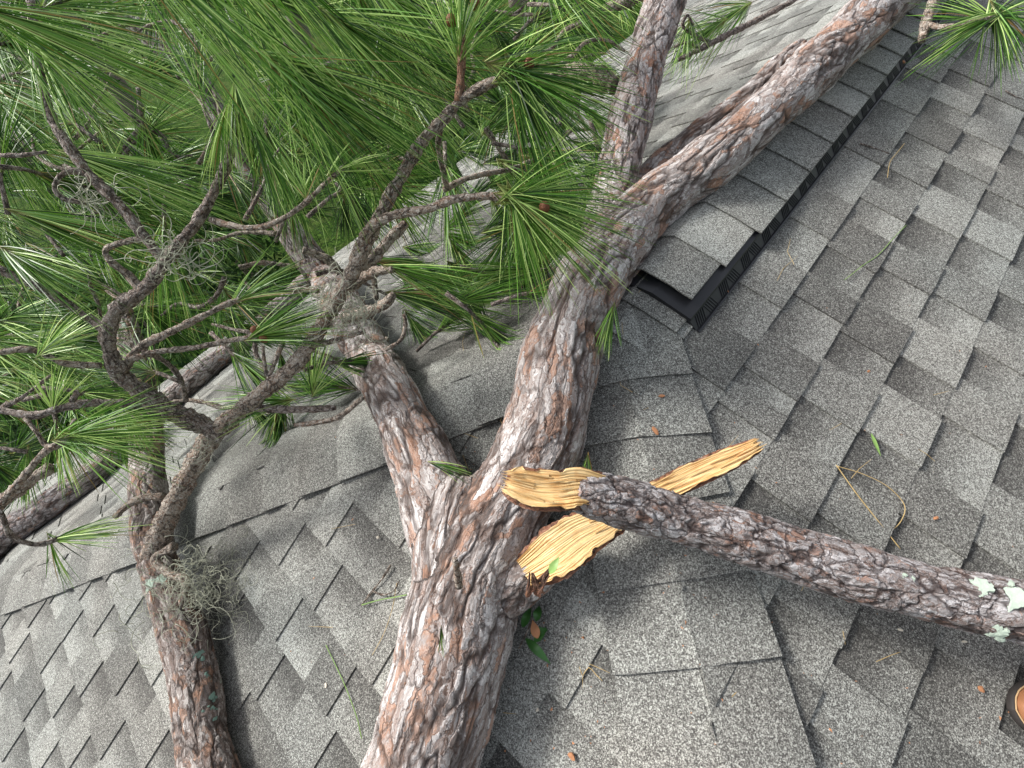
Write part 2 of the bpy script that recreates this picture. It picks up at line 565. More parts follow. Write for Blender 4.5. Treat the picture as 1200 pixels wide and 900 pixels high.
def build_slope(name, v0, tabs, x0, x1, seed):
    rng = random.Random(seed)
    U, D, Nn = SLOPES[name]
    deck = MB()
    W = EAVE * CT
    if name in ('right', 'left'):
        poly = [(0, 0), (RIDGE, 0), (RIDGE + W, EAVE), (-W, EAVE)]
    else:
        poly = [(0, 0), (W, EAVE), (-W, EAVE)]
    off = np.array([RIDGE, 0, 0]) if name == 'rear' else np.zeros(3)
    pts = [off + U * p[0] + D * p[1] - Nn * .012 for p in poly]
    low = [p - Nn * .03 for p in pts]
    n = len(pts)
    deck.add(pts + low, [tuple(range(n)), tuple(range(2 * n - 1, n - 1, -1))] + [(i, (i + 1) % n, n + (i + 1) % n, n + i) for i in range(n)], 0, (.4, .5, 0))
    deck_o = deck.build('roof_slope', M_SH, house, attr='tone')
    mb = MB()

    def slab(u0, u1, va, vb, h0, h1, tone, gap):
        """one shingle cell as a thin wedge: height h0 at its top edge, h1 at its butt"""
        nu = max(1, int((u1 - u0) / .13))
        poly = [(u0, va)] + [(u0 + (u1 - u0) * i / nu, vb + rng.uniform(-.0012, .0012)) for i in range(0, nu + 1)] + [(u1, va)]
        poly = slope_clip(name, poly)
        if len(poly) < 3: return
        def hh(v): return h0 + (h1 - h0) * min(1, max(0, (v - va) / (vb - va)))
        top = [off + U * p[0] + D * p[1] + Nn * hh(p[1]) for p in poly]
        bot = [off + U * p[0] + D * p[1] - Nn * .006 for p in poly]
        k = len(poly)
        tn = [(tone, (p[1] - va) / (vb - va), gap) for p in poly]
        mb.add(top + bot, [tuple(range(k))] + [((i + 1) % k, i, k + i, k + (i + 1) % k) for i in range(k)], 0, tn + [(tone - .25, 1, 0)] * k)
    kmin = -int(v0 / EXPO) - 1
    k = kmin
    while True:
        va, vb = v0 + k * EXPO, v0 + (k + 1) * EXPO
        if va < 0: va = 0.0
        if va >= EAVE: break
        vb = min(vb, EAVE)
        if vb <= .01:
            k += 1; continue
        lo, hi = -va * CT - .3, (RIDGE + va * CT + .3 if name in ('right', 'left') else va * CT + .3)
        if x0 is not None: lo, hi = max(lo, x0), min(hi, x1)
        known = sorted(tabs.get(k, []))
        starts = []
        if known:
            starts = list(known)
            u = known[-1]
            while u < hi:
                u += rng.uniform(.19, .33); starts.append(u)
            u = known[0]
            while u > lo:
                u -= rng.uniform(.19, .33); starts.insert(0, u)
        else:
            u = lo - rng.uniform(0, .25)
            while u < hi:
                starts.append(u); u += rng.uniform(.19, .33)
        for i in range(len(starts) - 1):
            s0, s1 = starts[i], starts[i + 1]
            p = s1 - s0
            w = p * rng.uniform(.40, .60)
            # raised tab from s0, then the lower layer up to the next tab
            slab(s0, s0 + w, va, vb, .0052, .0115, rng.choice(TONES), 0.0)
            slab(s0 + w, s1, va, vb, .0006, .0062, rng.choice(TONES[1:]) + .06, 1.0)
        k += 1
    mb.build('shingle_courses', M_SH, deck_o, attr='tone')
    return deck_o


build_slope('right', .311, TABS_R, -4.6, 6.5, 3)
build_slope('front', .912, TABS_F, None, None, 5)
build_slope('left', .2, {}, -4.6, 6.5, 9)
mb = MB()
W = EAVE * CT
U, D, Nn = SLOPES['rear']
pts = [np.array([RIDGE, 0, 0]) + U * p[0] + D * p[1] for p in [(0, 0), (W, EAVE), (-W, EAVE)]]
mb.add(pts + [p - Nn * .03 for p in pts], [(0, 1, 2), (3, 5, 4), (0, 3, 4, 1), (1, 4, 5, 2), (2, 5, 3, 0)], 0, (.45, .5, 0))
mb.build('roof_slope', M_SH, house, attr='tone')
# fascia and walls under the eaves
zE = -EAVE * ST
x0, x1, yy = -W, RIDGE + W, W
fb = MB()


def boxv(lo, hi):
    (a0, b0, c0), (a1, b1, c1) = lo, hi
    return [(a0, b0, c0), (a1, b0, c0), (a1, b1, c0), (a0, b1, c0), (a0, b0, c1), (a1, b0, c1), (a1, b1, c1), (a0, b1, c1)]


BF = [(0, 3, 2, 1), (4, 5, 6, 7), (0, 1, 5, 4), (1, 2, 6, 5), (2, 3, 7, 6), (3, 0, 4, 7)]
for lo, hi in (((x0 + .02, -yy + .02, zE - .22), (x1 - .02, -yy + .05, zE - .035)), ((x0 + .02, yy - .05, zE - .22), (x1 - .02, yy - .02, zE - .035)),
               ((x0 + .02, -yy + .052, zE - .22), (x0 + .05, yy - .052, zE - .035)), ((x1 - .05, -yy + .052, zE - .22), (x1 - .02, yy - .052, zE - .035))):
    fb.add(boxv(lo, hi), BF)
fb.add(boxv((x0 + .052, -yy + .052, zE - .21), (x1 - .052, yy - .052, zE - .19)), BF)
fb.build('fascia', M_FASCIA, house)
wb = MB()
wb.add(boxv((x0 + .6, -yy + .6, GROUND - .5), (x1 - .6, yy - .6, zE - .212)), BF)
wb.build('wall', M_WALL, house)


# hip and ridge cap shingles: each one bent over the line it covers
def cap(c0, c1, nA, nB, wA, wB, tone, lift0, lift1, name='cap_shingle', rumple=.0, seed=0, skew=0.0, crest=.010):
    """c0 upper end, c1 lower end on the crest line; wA / wB width vectors down each side"""
    rng = random.Random(seed)
    c0, c1 = np.asarray(c0), np.asarray(c1)
    vs, at_ = [], []
    nw, nl = 10, 6
    side = []
    for j in range(nw + 1):
        q = j / nw * 2 - 1
        if q < 0: base, w = wA, -q
        else: base, w = wB, q
        side.append((base * w, abs(q)))
    ax = unit(c1 - c0)
    up = unit(nA + nB)
    ph = rng.uniform(0, 6)
    for i in range(nl + 1):
        t = i / nl
        for j, (ofs, q) in enumerate(side):
            nn = unit((nA if j < nw / 2 else nB) * q + up * (1 - q))
            p = c0 + (c1 - c0) * t + ofs + nn * (lift0 + (lift1 - lift0) * t)
            # crest is rounded: flatten the fold
            p = p - up * crest * (1 - q) ** 2
            p = p + nn * rumple * (math.sin(t * 3 + ph + 3 * q) * .5 + .5)
            p = p + ax * (skew * (j / nw - .5) + rng.uniform(-.0012, .0012)) * (1 if i == nl else t)
            vs.append(p); at_.append((tone, t, .25))
    fs = []
    for i in range(nl):
        for j in range(nw):
            q = i * (nw + 1) + j
            fs.append((q, q + 1, q + nw + 2, q + nw + 1))
    n = len(vs)
    vs2 = [p - unit(nA + nB) * .0045 for p in vs]
    f2 = [tuple(n + k for k in reversed(f)) for f in fs]
    edge = []
    row = nw + 1
    for j in range(nw):
        edge.append((nl * row + j, nl * row + j + 1, n + nl * row + j + 1, n + nl * row + j))
        edge.append((j + 1, j, n + j, n + j + 1))
    for i in range(nl):
        edge.append((i * row, (i + 1) * row, n + (i + 1) * row, n + i * row))
        edge.append(((i + 1) * row + nw, i * row + nw, n + i * row + nw, n + (i + 1) * row + nw))
    return mesh_obj(name, vs + vs2, fs + f2 + edge, M_SH, house, attrs={'tone': ('FLOAT_VECTOR', at_ + [(tone - .3, 1, 0)] * n)})


nR, nL, nF = SLOPES['right'][2], SLOPES['left'][2], SLOPES['front'][2]
hd = unit([-1, -1, -TT])      # right hip line going down
hl = unit([-1, 1, -TT])       # left hip line going down
crng = random.Random(21)


def side_vec(crest, normal, outward):
    v = np.cross(crest, normal)
    v = unit(v)
    return v if v @ outward > 0 else -v


WCAP = .150
aR = side_vec(hd, nR, np.array([1, -1, 0.])) * WCAP
aF = side_vec(hd, nF, np.array([-1, 1, 0.])) * WCAP
bounds = [.03, .175, .31, .455, .60, .745, .90, 1.045, 1.19]
b = 1.19
while b < EAVE * 1.32: b += .15; bounds.append(b)
for i in range(len(bounds) - 1):
    s0, s1 = bounds[i] - .05, bounds[i + 1]
    t_ = (.56, .52, .50, .58, .56, .52)[i % 6] + crng.uniform(-.03, .03)
    cap(hd * s0, hd * s1, nF, nR, aF * (1.04 if i < 6 else 1), aR, t_, .009, .019, seed=i, rumple=.004 if i < 7 else .001, skew=(.0, .02, -.012, .0)[i % 4])
lF = side_vec(hl, nF, np.array([-1, -1, 0.])) * WCAP
lL = side_vec(hl, nL, np.array([1, 1, 0.])) * WCAP
s = .0
i = 0
while s < EAVE * 1.30:
    s1 = s + (.24 if i in (1,) else .16)
    cap(hl * max(0, s - .05), hl * s1, nL, nF, lL, lF, (.56, .44, .60, .50)[i % 4] + crng.uniform(-.03, .03), .006, .021, seed=50 + i, rumple=.005 if i < 6 else .0015)
    s = s1; i += 1
# ridge caps without the vent near the peak, laid over the hips
rx = np.array([1., 0, 0])
rR = side_vec(rx, nR, np.array([0, -1., 0])) * WCAP
rL = side_vec(rx, nL, np.array([0, 1., 0])) * WCAP
cap(rx * .13, rx * -.04, nL, nR, rL, rR, .66, .012, .016, seed=90)
cap(rx * .20, rx * .055, nL, nR, rL, rR * .97, .48, .015, .021, seed=91, rumple=.001)

# ridge vent: a black louvred strip each side of the ridge under the caps
VX0, VX1, VH, VW = .105, RIDGE - .15, .029, .152
vent = MB()
for sgn, nn, dd in ((-1, nR, np.array([0, -CT, -ST])), (1, nL, np.array([0, CT, -ST]))):
    def vp(x, w, h): return np.array([x, 0, 0]) + dd * w + nn * h
    # side wall, bottom lip and top plate
    prof = [(.0, VH - .014), (.04, VH - .002), (VW, VH), (VW + .003, VH - .003), (VW + .003, VH - .006), (VW + .001, VH - .007), (VW + .028, .006), (VW + .032, .010), (VW + .036, .009), (VW + .036, .001), (0, .001)]
    pa = [vp(VX0, w, h) for w, h in prof]; pb = [vp(VX1, w, h) for w, h in prof]
    n = len(prof)
    vent.add(pa + pb, [tuple(range(n)), tuple(range(2 * n - 1, n - 1, -1))] + [(i, (i + 1) % n, n + (i + 1) % n, n + i) for i in range(n)])
vent_o = vent.build('ridge_vent', M_VENT, house)
M_FIN = plain('dark_grey_louvre_plastic', (.035, .037, .040), .35, .5, 40, .3)
nn, dd = nR, np.array([0, -CT, -ST])
x, g_ = VX0 + .012, 0
while x < 2.3:
    # a group of slanted fins joined by a rail; groups lean alternately
    fins = MB()
    lean = .010 * (1 if g_ % 2 == 0 else -1)
    for k in range(5):
        xx = x + k * .0085
        b0 = np.array([xx, 0, 0]) + dd * (VW + .028) + nn * .0065
        t0 = b0 + nn * .0145 - dd * .0240 + np.array([lean, 0, 0])
        wv, dv = np.array([.0020, 0, 0]), nn * .0022
        fins.add([b0, b0 + wv, b0 + wv + dv, b0 + dv, t0, t0 + wv, t0 + wv + dv, t0 + dv], BF)
    fins.build('louvre', M_FIN, vent_o)
    x += .060; g_ += 1
rvR = rR / np.linalg.norm(rR) * .155
rvL = rL / np.linalg.norm(rL) * .152
edges = [.142, .29]
x = .29
ctones = [.58, .76, .58, .60, .62, .60, .84, .66, .78, .74, .70]
xs = [.142, .295, .46, .62, .78, .945, 1.11, 1.255, 1.41, 1.56, 1.70]
while xs[-1] < RIDGE - .3: xs.append(xs[-1] + .155)
for i in range(len(xs) - 1):
    t_ = ctones[i] if i < len(ctones) else crng.choice(ctones)
    cap(rx * (xs[i + 1] + .03), rx * xs[i], nL, nR, rvL, rvR * (.80 + .09 * i) if i < 2 else rvR, t_, VH + .004, VH + .012 + (.004 if i == 0 else 0), seed=120 + i, rumple=.001, crest=.006)


# ------------------------------------------------------------------ trunks grown as one smooth surface
def chain(spec):
    """spec rows: (u, v, r_px, 'h' height above roof or 'k' depth, value)"""
    P, R_ = [], []
    for (u, v, rp, mode, val) in spec:
        if mode == 'h': X = on(u, v, val)
        elif mode == 'r':                       # rests on the roof: centre one radius up
            h = .08
            for _ in range(4):
                X = on(u, v, h); h = rp * depth(X) / CAM_F * 1.02 + val
        else: X = P3(u, v, val)
        P.append(X); R_.append(rp * depth(X) / CAM_F)
    # a wide lens stretches what lies off its axis: take that out of the traced widths
    for i, (u, v, *_r) in enumerate(spec):
        a_, b_ = spec[max(i - 1, 0)], spec[min(i + 1, len(spec) - 1)]
        t = np.array([b_[0] - a_[0], b_[1] - a_[1]], float); t /= np.linalg.norm(t) + 1e-9
        off = (u - 600) * -t[1] + (v - 450) * t[0]
        R_[i] /= math.sqrt(1 + (off / CAM_F) ** 2)
    return P, R_


def grow(name, chains, mat, parent, voxel=.008, smooth=4, sub=1, extra=None):
    """one continuous surface round all the chains, with straightened bark coordinates"""
    bm = bmesh.new()
    rng = random.Random(len(name))
    paths = []
    for ci, (P, R_) in enumerate(chains):
        pp, rr = smooth_path(P, R_, .03)
        ph = rng.uniform(0, 6)
        rr = [r * (1 + .045 * math.sin(i * .45 + ph) + .03 * math.sin(i * 1.1 + ph * 2)) for i, r in enumerate(rr)]
        paths.append((pp, rr))
        vs, fs, _ = tube(pp, [max(r - .002, r * .9) for r in rr], 20)
        bv = [bm.verts.new(v) for v in vs]
        for f in fs:
            try: bm.faces.new([bv[k] for k in f])
            except ValueError: pass
    if extra:
        for vs, fs in extra:
            bv = [bm.verts.new(v) for v in vs]
            for f in fs: bm.faces.new([bv[k] for k in f])
    bmesh.ops.recalc_face_normals(bm, faces=bm.faces)
    me = bpy.data.meshes.new(name + '_tmp'); bm.to_mesh(me); bm.free()
    ob = bpy.data.objects.new(name + '_tmp', me); COL.objects.link(ob)
    md = ob.modifiers.new('r', 'REMESH'); md.mode = 'VOXEL'; md.voxel_size = voxel
    md = ob.modifiers.new('s', 'SMOOTH'); md.factor = .6; md.iterations = smooth
    if sub:
        md = ob.modifiers.new('u', 'SUBSURF'); md.levels = sub; md.render_levels = sub
    dg = bpy.context.evaluated_depsgraph_get()
    ev = ob.evaluated_get(dg)
    me2 = ev.to_mesh()
    n = len(me2.vertices)
    co = np.empty(n * 3); me2.vertices.foreach_get('co', co); co = co.reshape(-1, 3)
    faces = [tuple(p.vertices) for p in me2.polygons]
    ev.to_mesh_clear()
    bpy.data.objects.remove(ob)
    # straightened bark coordinates, blended smoothly along the nearest chain
    best = np.full(n, 1e9); bc = np.zeros((n, 3))
    for ci, (pp, rr) in enumerate(paths):
        fr = frames(pp); tw = ci * 1.7
        L_ = np.concatenate([[0], np.cumsum([np.linalg.norm(pp[i + 1] - pp[i]) for i in range(len(pp) - 1)])])
        dist = np.full(n, 1e9); acc = np.zeros((n, 3)); wsum = np.full(n, 1e-30)
        dmin = np.full(n, 1e9)
        for i in range(len(pp)):
            dmin = np.minimum(dmin, ((co - pp[i]) ** 2).sum(1))
        for i in range(len(pp)):
            rv = co - pp[i]; d2 = (rv ** 2).sum(1)
            dist = np.minimum(dist, np.sqrt(d2) - rr[i])
            m_ = d2 < dmin + .09
            r_ = rv[m_]
            w_ = np.exp(-(d2[m_] - dmin[m_]) / (2 * .055 ** 2))
            t_, n_, b_ = fr[i]
            acc[m_] += w_[:, None] * np.stack([r_ @ n_, r_ @ b_, L_[i] + r_ @ t_], 1)
            wsum[m_] += w_
        q = acc / wsum[:, None] + np.array([tw, 0, tw * .3])
        m_ = dist < best
        bc[m_] = q[m_]; best = np.where(m_, dist, best)
    return mesh_obj(name, co, faces, mat, parent, True, {'bark': ('FLOAT_VECTOR', bc)})


LFK = depth(on(384, 330, .16))
pine = empty('fallen_pine', on(520, 760, 0), 'large fallen pine, its forked grey and orange trunk lying across the roof hip', 'fallen tree')
base = [(400, 1330, 120, 'r', .0), (440, 1100, 95, 'r', .0), (478, 960, 76, 'r', 0), (499, 880, 69, 'r', 0), (516, 820, 68, 'r', 0), (531, 760, 66, 'r', 0), (543, 705, 62, 'r', 0), (560, 655, 64, 'r', 0),
        (588, 600, 56, 'r', 0), (618, 550, 52, 'r', 0), (639, 500, 48, 'r', 0), (652, 440, 47, 'r', 0), (664, 395, 47, 'r', 0), (684, 345, 43, 'r', 0), (714, 298, 40, 'r', 0), (765, 240, 34, 'r', .02),
        (846, 179, 30, 'r', .03), (912, 120, 29, 'r', .04), (970, 66, 29, 'r', .04), (1027, 12, 28, 'r', .04), (1150, -105, 28, 'r', .04)]
lf = [(540, 700, 46, 'r', 0), (528, 640, 50, 'r', .02), (516, 595, 46, 'r', .035), (498, 548, 40, 'r', .035), (474, 495, 34, 'r', .03), (450, 446, 30, 'r', .025), (426, 403, 27, 'r', .03), (405, 366, 25, 'r', .03), (384, 330, 22, 'k', LFK)]
mf = [(690, 360, 30, 'r', 0), (703, 300, 28, 'r', .0), (716, 235, 26, 'k', 1.42), (732, 165, 26, 'k', 1.47), (746, 110, 25, 'k', 1.52), (762, 55, 24, 'k', 1.58), (781, -5, 24, 'k', 1.65), (800, -60, 24, 'k', 1.7)]
rf = [(700, 300, 22, 'r', 0), (735, 240, 22, 'r', .01), (780, 190, 18, 'r', .03), (812, 163, 15, 'r', .05), (845, 136, 14, 'r', .06), (878, 110, 13, 'r', .07), (912, 78, 12, 'r', .08), (940, 52, 8, 'r', .09)]
stubc = [(560, 700, 46, 'r', 0), (590, 685, 40, 'k', .985), (620, 668, 33, 'k', .965), (650, 650, 24, 'k', .95), (680, 632, 13, 'k', .94)]
webc = [(540, 690, 60, 'r', .01), (536, 640, 56, 'r', .03), (544, 600, 48, 'r', .03), (550, 574, 32, 'r', .03)]
C_web = chain(webc)
C_base, C_lf, C_mf, C_rf, C_st = chain(base), chain(lf), chain(mf), chain(rf), chain(stubc)
trunk = grow('trunk', [C_base, C_lf, C_rf, C_st, C_web], M_TRUNK, pine, voxel=.0068, smooth=3, sub=1)
grow('upright_limb', [C_mf], M_PALE, pine, voxel=.0085, smooth=3, sub=1)
C_up = chain([(404, 364, 22, 'k', LFK - .02), (384, 330, 21, 'k', LFK - .01), (355, 292, 17, 'k', LFK - .05), (320, 240, 15, 'k', LFK - .12), (290, 192, 14, 'k', LFK - .22), (262, 145, 13, 'k', LFK - .32), (230, 95, 12, 'k', LFK - .40), (172, 42, 11, 'k', LFK - .48), (118, -2, 10, 'k', LFK - .54), (60, -60, 9, 'k', LFK - .6)])
grow('far_limb', [C_up], M_PALE, pine, voxel=.0085, smooth=2, sub=1)

# left limb that enters from below
limb = empty('mossy_pine_limb', on(225, 780, 0), 'slimmer pine limb with moss and lichen leaning up the left side of the roof', 'fallen limb')
ll = [(300, 1180, 52, 'r', .0), (262, 990, 44, 'r', 0), (240, 890, 38, 'r', 0), (228, 800, 34, 'r', .0), (214, 740, 31, 'r', .02), (196, 690, 29, 'r', .05), (180, 640, 27, 'k', 1.55), (175, 590, 25, 'k', 1.62),
      (172, 540, 24, 'k', 1.72), (170, 490, 22, 'k', 1.85), (160, 430, 19, 'k', 2.0), (140, 360, 16, 'k', 2.2)]
C_ll = chain(ll)
grow('limb_wood', [C_ll], M_LIMB, limb, voxel=.0075, smooth=3, sub=1)


def branch(spec, mat, parent, name='branch', seg=12, bump=.13, seed=0):
    P, R_ = chain(spec)
    pp, rr = smooth_path(P, [r * .80 for r in R_], .007)
    rng = random.Random(seed + int(spec[0][0]))
    ph = rng.uniform(0, 6)
    rr = [r * (1 + .10 * math.sin(i * .5 + ph) + .07 * math.sin(i * 1.3 + 2 * ph)) for i, r in enumerate(rr)]
    vs, fs, bs_ = tube(pp, rr, seg, bump, rng, phase=rng.uniform(0, 5))
    return mesh_obj(name, vs, fs, mat, parent, True, {'bark': ('FLOAT_VECTOR', bs_)})


# ------------------------------------------------------------------ needles
def needle_arrays(origin, direction, n, length, spread, base_len, tint, rng, w=.0017, grav=.10, segs=4, dry=.03, inner=4.0):
    """n long thin needles springing from the last base_len metres of a shoot"""
    d = unit(direction)
    o = np.asarray(origin, float)
    q = rng.normal(size=(n, 3))
    q -= (q @ d)[:, None] * d
    q /= np.linalg.norm(q, axis=1)[:, None] + 1e-9
    s0 = rng.random(n) ** 1.3
    ang = np.radians(inner + (spread - inner) * (s0 * .65 + .35 * rng.random(n)))
    dirs = d * np.cos(ang)[:, None] + q * np.sin(ang)[:, None]
    L = length * rng.uniform(.72, 1.08, n)
    L[rng.random(n) < .08] *= .6
    st = o - d * (s0 * base_len)[:, None]
    g = np.array([0, 0, -1.0])
    bend = g * (grav * rng.uniform(.4, 1.6, n))[:, None] + q * (rng.uniform(-.16, .05, n))[:, None] + rng.normal(size=(n, 3)) * .035
    side = np.cross(dirs, rng.normal(size=(n, 3)))
    side /= np.linalg.norm(side, axis=1)[:, None] + 1e-9
    t = np.linspace(0, 1, segs + 1)
    ws = w * np.array([.75, 1, .95, .8, .25])[:segs + 1] * .5
    P = st[:, None, :] + dirs[:, None, :] * (L[:, None] * t)[:, :, None] + bend[:, None, :] * (L[:, None] * t ** 2)[:, :, None]
    V = np.stack([P - side[:, None, :] * ws[None, :, None], P + side[:, None, :] * ws[None, :, None]], 2)   # n, seg+1, 2, 3
    T = np.clip(tint - .04 + rng.normal(size=n) * .30, 0, 1)
    T[rng.random(n) < .07] = .97
    Dy = np.where(rng.random(n) < dry, .9, 0)
    A = np.zeros((n, segs + 1, 2, 3))
    A[..., 0] = T[:, None, None]; A[..., 1] = t[None, :, None]; A[..., 2] = Dy[:, None, None]
    k = (segs + 1) * 2
    fb_ = []
    for i in range(segs): fb_.append([2 * i, 2 * i + 1, 2 * i + 3, 2 * i + 2])
    F = (np.arange(n)[:, None, None] * k + np.array(fb_)[None]).reshape(-1, 4)
    V = V.reshape(-1, 3)
    # needles bend along the roof instead of running through it
    rz = -TT * np.maximum(np.abs(V[:, 1]), -V[:, 0]) + .014
    inside = (np.abs(V[:, 1]) < EAVE * CT) & (V[:, 0] > -EAVE * CT)
    V[:, 2] = np.where(inside & (V[:, 2] < rz), rz + .35 * 0 + rng.random(len(V)) * .004, V[:, 2])
    return V, F, A.reshape(-1, 3)


def arr_mesh(name, V, F, A, mat, parent, attr='tint'):
    c = V.mean(0)
    me = bpy.data.meshes.new(name)
    me.vertices.add(len(V)); me.vertices.foreach_set('co', (V - c).astype(np.float32).ravel())
    me.loops.add(F.size); me.loops.foreach_set('vertex_index', F.astype(np.int32).ravel())
    me.polygons.add(len(F)); me.polygons.foreach_set('loop_start', np.arange(0, F.size, F.shape[1], dtype=np.int32))
    at_ = me.attributes.new(attr, 'FLOAT_VECTOR', 'POINT'); at_.data.foreach_set('vector', A.astype(np.float32).ravel())
    me.materials.append(mat)
    me.update(calc_edges=True); me.validate()
    o = bpy.data.objects.new(name, me); COL.objects.link(o)
    WPOS[o.name] = c
    if parent:
        o.parent = parent; o.location = Vector((c - WPOS[parent.name]).tolist())
    else: o.location = Vector(c.tolist())
    return o


def shoot_dir(u, v, du, dv, k, dk):
    a_ = P3(u, v, k); L = math.hypot(du, dv)
    b_ = P3(u + du, v + dv, k + dk)
    return a_, unit(b_ - a_)


def tuft(parent, u, v, k, du, dv, dk=0.0, n=150, length=.24, spread=48, base_len=.06, tint=.55, w=.0017, grav=.12, seed=0, stem=True, inner=4):
    rng = np.random.default_rng(int(u * 7 + v * 13 + seed + 5000))
    o, d = shoot_dir(u, v, du, dv, k, dk)
    V, F, A = needle_arrays(o, d, n, length, spread, base_len, tint, rng, w, grav, inner=inner)
    return arr_mesh('needle_tuft', V, F, A, M_NEEDLE, parent)


def cone(parent, u, v, k, r=.011):
    c = P3(u, v, k)
    vs, fs = [], []
    nu, nv = 18, 14
    for i in range(nv + 1):
        th = math.pi * i / nv
        for j in range(nu):
            ph = 2 * math.pi * j / nu
            rr = r * (1 + .16 * math.sin(8 * ph / 1 + i * 1.9) * math.sin(th))
            vs.append(c + np.array([rr * math.sin(th) * math.cos(ph), rr * math.sin(th) * math.sin(ph), rr * 1.15 * math.cos(th)]))
    for i in range(nv):
        for j in range(nu):
            fs.append((i * nu + j, (i + 1) * nu + j, (i + 1) * nu + (j + 1) % nu, i * nu + (j + 1) % nu))
    return mesh_obj('young_cone', vs, fs, M_CONE, parent, True)


def B(parent, mat, pts, **kw):
    return branch([(u, v, r, 'k', k) for (u, v, r, k) in pts], mat, parent, **kw)


# ---- branches of the left limb, standing up towards the viewer
LM = limb
b1 = B(LM, M_BRANCH, [(178, 655, 17, 1.50), (192, 615, 16, 1.42), (212, 575, 15, 1.34), (243, 518, 15, 1.26), (270, 492, 13, 1.22), (305, 462, 12, 1.18), (345, 428, 11.5, 1.15), (375, 385, 11, 1.12),
                          (398, 345, 11.5, 1.08), (418, 310, 11, 1.04), (440, 262, 10.5, 1.0), (466, 215, 10, .97), (493, 168, 9.5, .95), (520, 140, 9, .94), (540, 118, 8.5, .93), (570, 100, 8, .91), (600, 88, 7, .9)])
b2 = B(LM, M_DARKBRANCH, [(262, 512, 13, 1.24), (235, 497, 15, 1.22), (205, 484, 15, 1.19), (170, 462, 14, 1.15), (143, 440, 14, 1.12), (130, 415, 13, 1.09), (127, 388, 13, 1.07), (140, 360, 12.5, 1.05),
                          (168, 340, 12, 1.03), (190, 312, 10.5, 1.0), (208, 288, 10, .98), (232, 258, 9, .96), (254, 218, 8.5, .95), (270, 180, 8, .94), (276, 145, 7, .93), (274, 112, 5, .92)])
b3 = B(LM, M_DARKBRANCH, [(192, 306, 8, 1.0), (165, 272, 8, .98), (140, 240, 8, .97), (105, 205, 8, .96), (78, 168, 8, .95), (60, 138, 8, .95), (50, 100, 7.5, .95), (42, 55, 7, .95), (36, 0, 7, .96), (30, -60, 6, .98)])
b4 = B(LM, M_DARKBRANCH, [(128, 388, 8, 1.07), (100, 370, 6.5, 1.06), (62, 345, 6.5, 1.04), (30, 330, 6, 1.02), (-10, 312, 6, 1.0), (-50, 295, 5, 1.0)])
b5 = B(LM, M_BRANCH, [(166, 340, 7, 1.03), (150, 322, 6.5, 1.02), (132, 308, 6, 1.0), (123, 294, 5, .99), (138, 286, 5, .99), (165, 280, 5, .99), (180, 284, 4, 1.0)])
b6 = B(LM, M_BRANCH, [(146, 432, 7, 1.12), (163, 408, 6.5, 1.13), (198, 390, 6, 1.14), (235, 372, 5, 1.15), (262, 358, 4.5, 1.16), (284, 350, 4, 1.17)])
b7 = B(LM, M_BRANCH, [(152, 422, 4.5, 1.12), (180, 413, 4.2, 1.12), (230, 407, 4, 1.11), (275, 398, 4, 1.11), (302, 394, 4, 1.1)])
b8 = B(LM, M_DARKBRANCH, [(160, 474, 6, 1.15), (130, 472, 5.5, 1.12), (97, 473, 6, 1.1), (65, 480, 6, 1.08), (40, 487, 6, 1.07), (0, 481, 5, 1.06), (-50, 478, 5, 1.05)])
b9 = B(LM, M_BRANCH, [(118, 428, 5, 1.09), (77, 426, 4.5, 1.07), (37, 410, 4.5, 1.05), (0, 413, 4.5, 1.03), (-40, 420, 4, 1.02)])
b10 = B(LM, M_BRANCH, [(83, 512, 4, 1.05), (65, 521, 4.5, 1.06), (47, 535, 5, 1.07), (27, 560, 6, 1.08), (0, 592, 7, 1.09), (-40, 640, 8, 1.1)])
b11 = B(LM, M_DARKBRANCH, [(-30, 560, 6, 1.0), (0, 600, 5.5, 1.02), (12, 627, 5, 1.05), (35, 637, 4, 1.08), (52, 637, 4, 1.1), (68, 631, 3.5, 1.12)])
b12 = B(LM, M_DARKBRANCH, [(300, 478, 6, 1.2), (345, 480, 5.5, 1.2), (393, 478, 4.5, 1.2)])
b13 = B(LM, M_BRANCH, [(345, 498, 3, 1.22), (372, 495, 4, 1.2), (398, 488, 4, 1.18), (425, 466, 3.5, 1.15)])
b14 = B(LM, M_BRANCH, [(246, 257, 5, .96), (270, 264, 4.5, .96), (300, 267, 4.5, .95), (330, 257, 4.5, .94), (355, 240, 4, .93), (378, 218, 4, .92), (403, 196, 4, .91)])
b15 = B(LM, M_BRANCH, [(416, 305, 9, 1.04), (428, 275, 8.5, 1.0), (448, 258, 8, .97), (470, 250, 7, .95), (500, 245, 7, .93), (530, 234, 6.5, .91), (565, 230, 6, .9), (604, 232, 5.5, .88)])
b16 = B(LM, M_TWIG, [(538, 120, 7, .93), (540, 95, 6.5, .92), (541, 70, 6, .91), (542, 42, 5, .9)])
b17 = B(LM, M_BRANCH, [(515, 150, 4.5, .96), (514, 175, 4, 1.0), (520, 205, 4, 1.04), (524, 222, 4, 1.08)])
b18 = B(LM, M_BRANCH, [(520, 222, 4.5, 1.1), (545, 210, 4.5, 1.12), (573, 203, 4, 1.14), (600, 198, 4, 1.16), (630, 186, 3.5, 1.18)])
b19 = B(LM, M_BRANCH, [(60, 548, 9, 1.35), (40, 560, 9, 1.34), (15, 578, 10, 1.32), (-30, 610, 11, 1.3)])
B(LM, M_BRANCH, [(88, 492, 4, 1.06), (82, 506, 4, 1.07), (76, 516, 4.5, 1.07), (64, 524, 4.5, 1.07), (52, 520, 4.5, 1.07), (44, 508, 4, 1.06), (38, 500, 4, 1.06), (30, 490, 4, 1.06)])
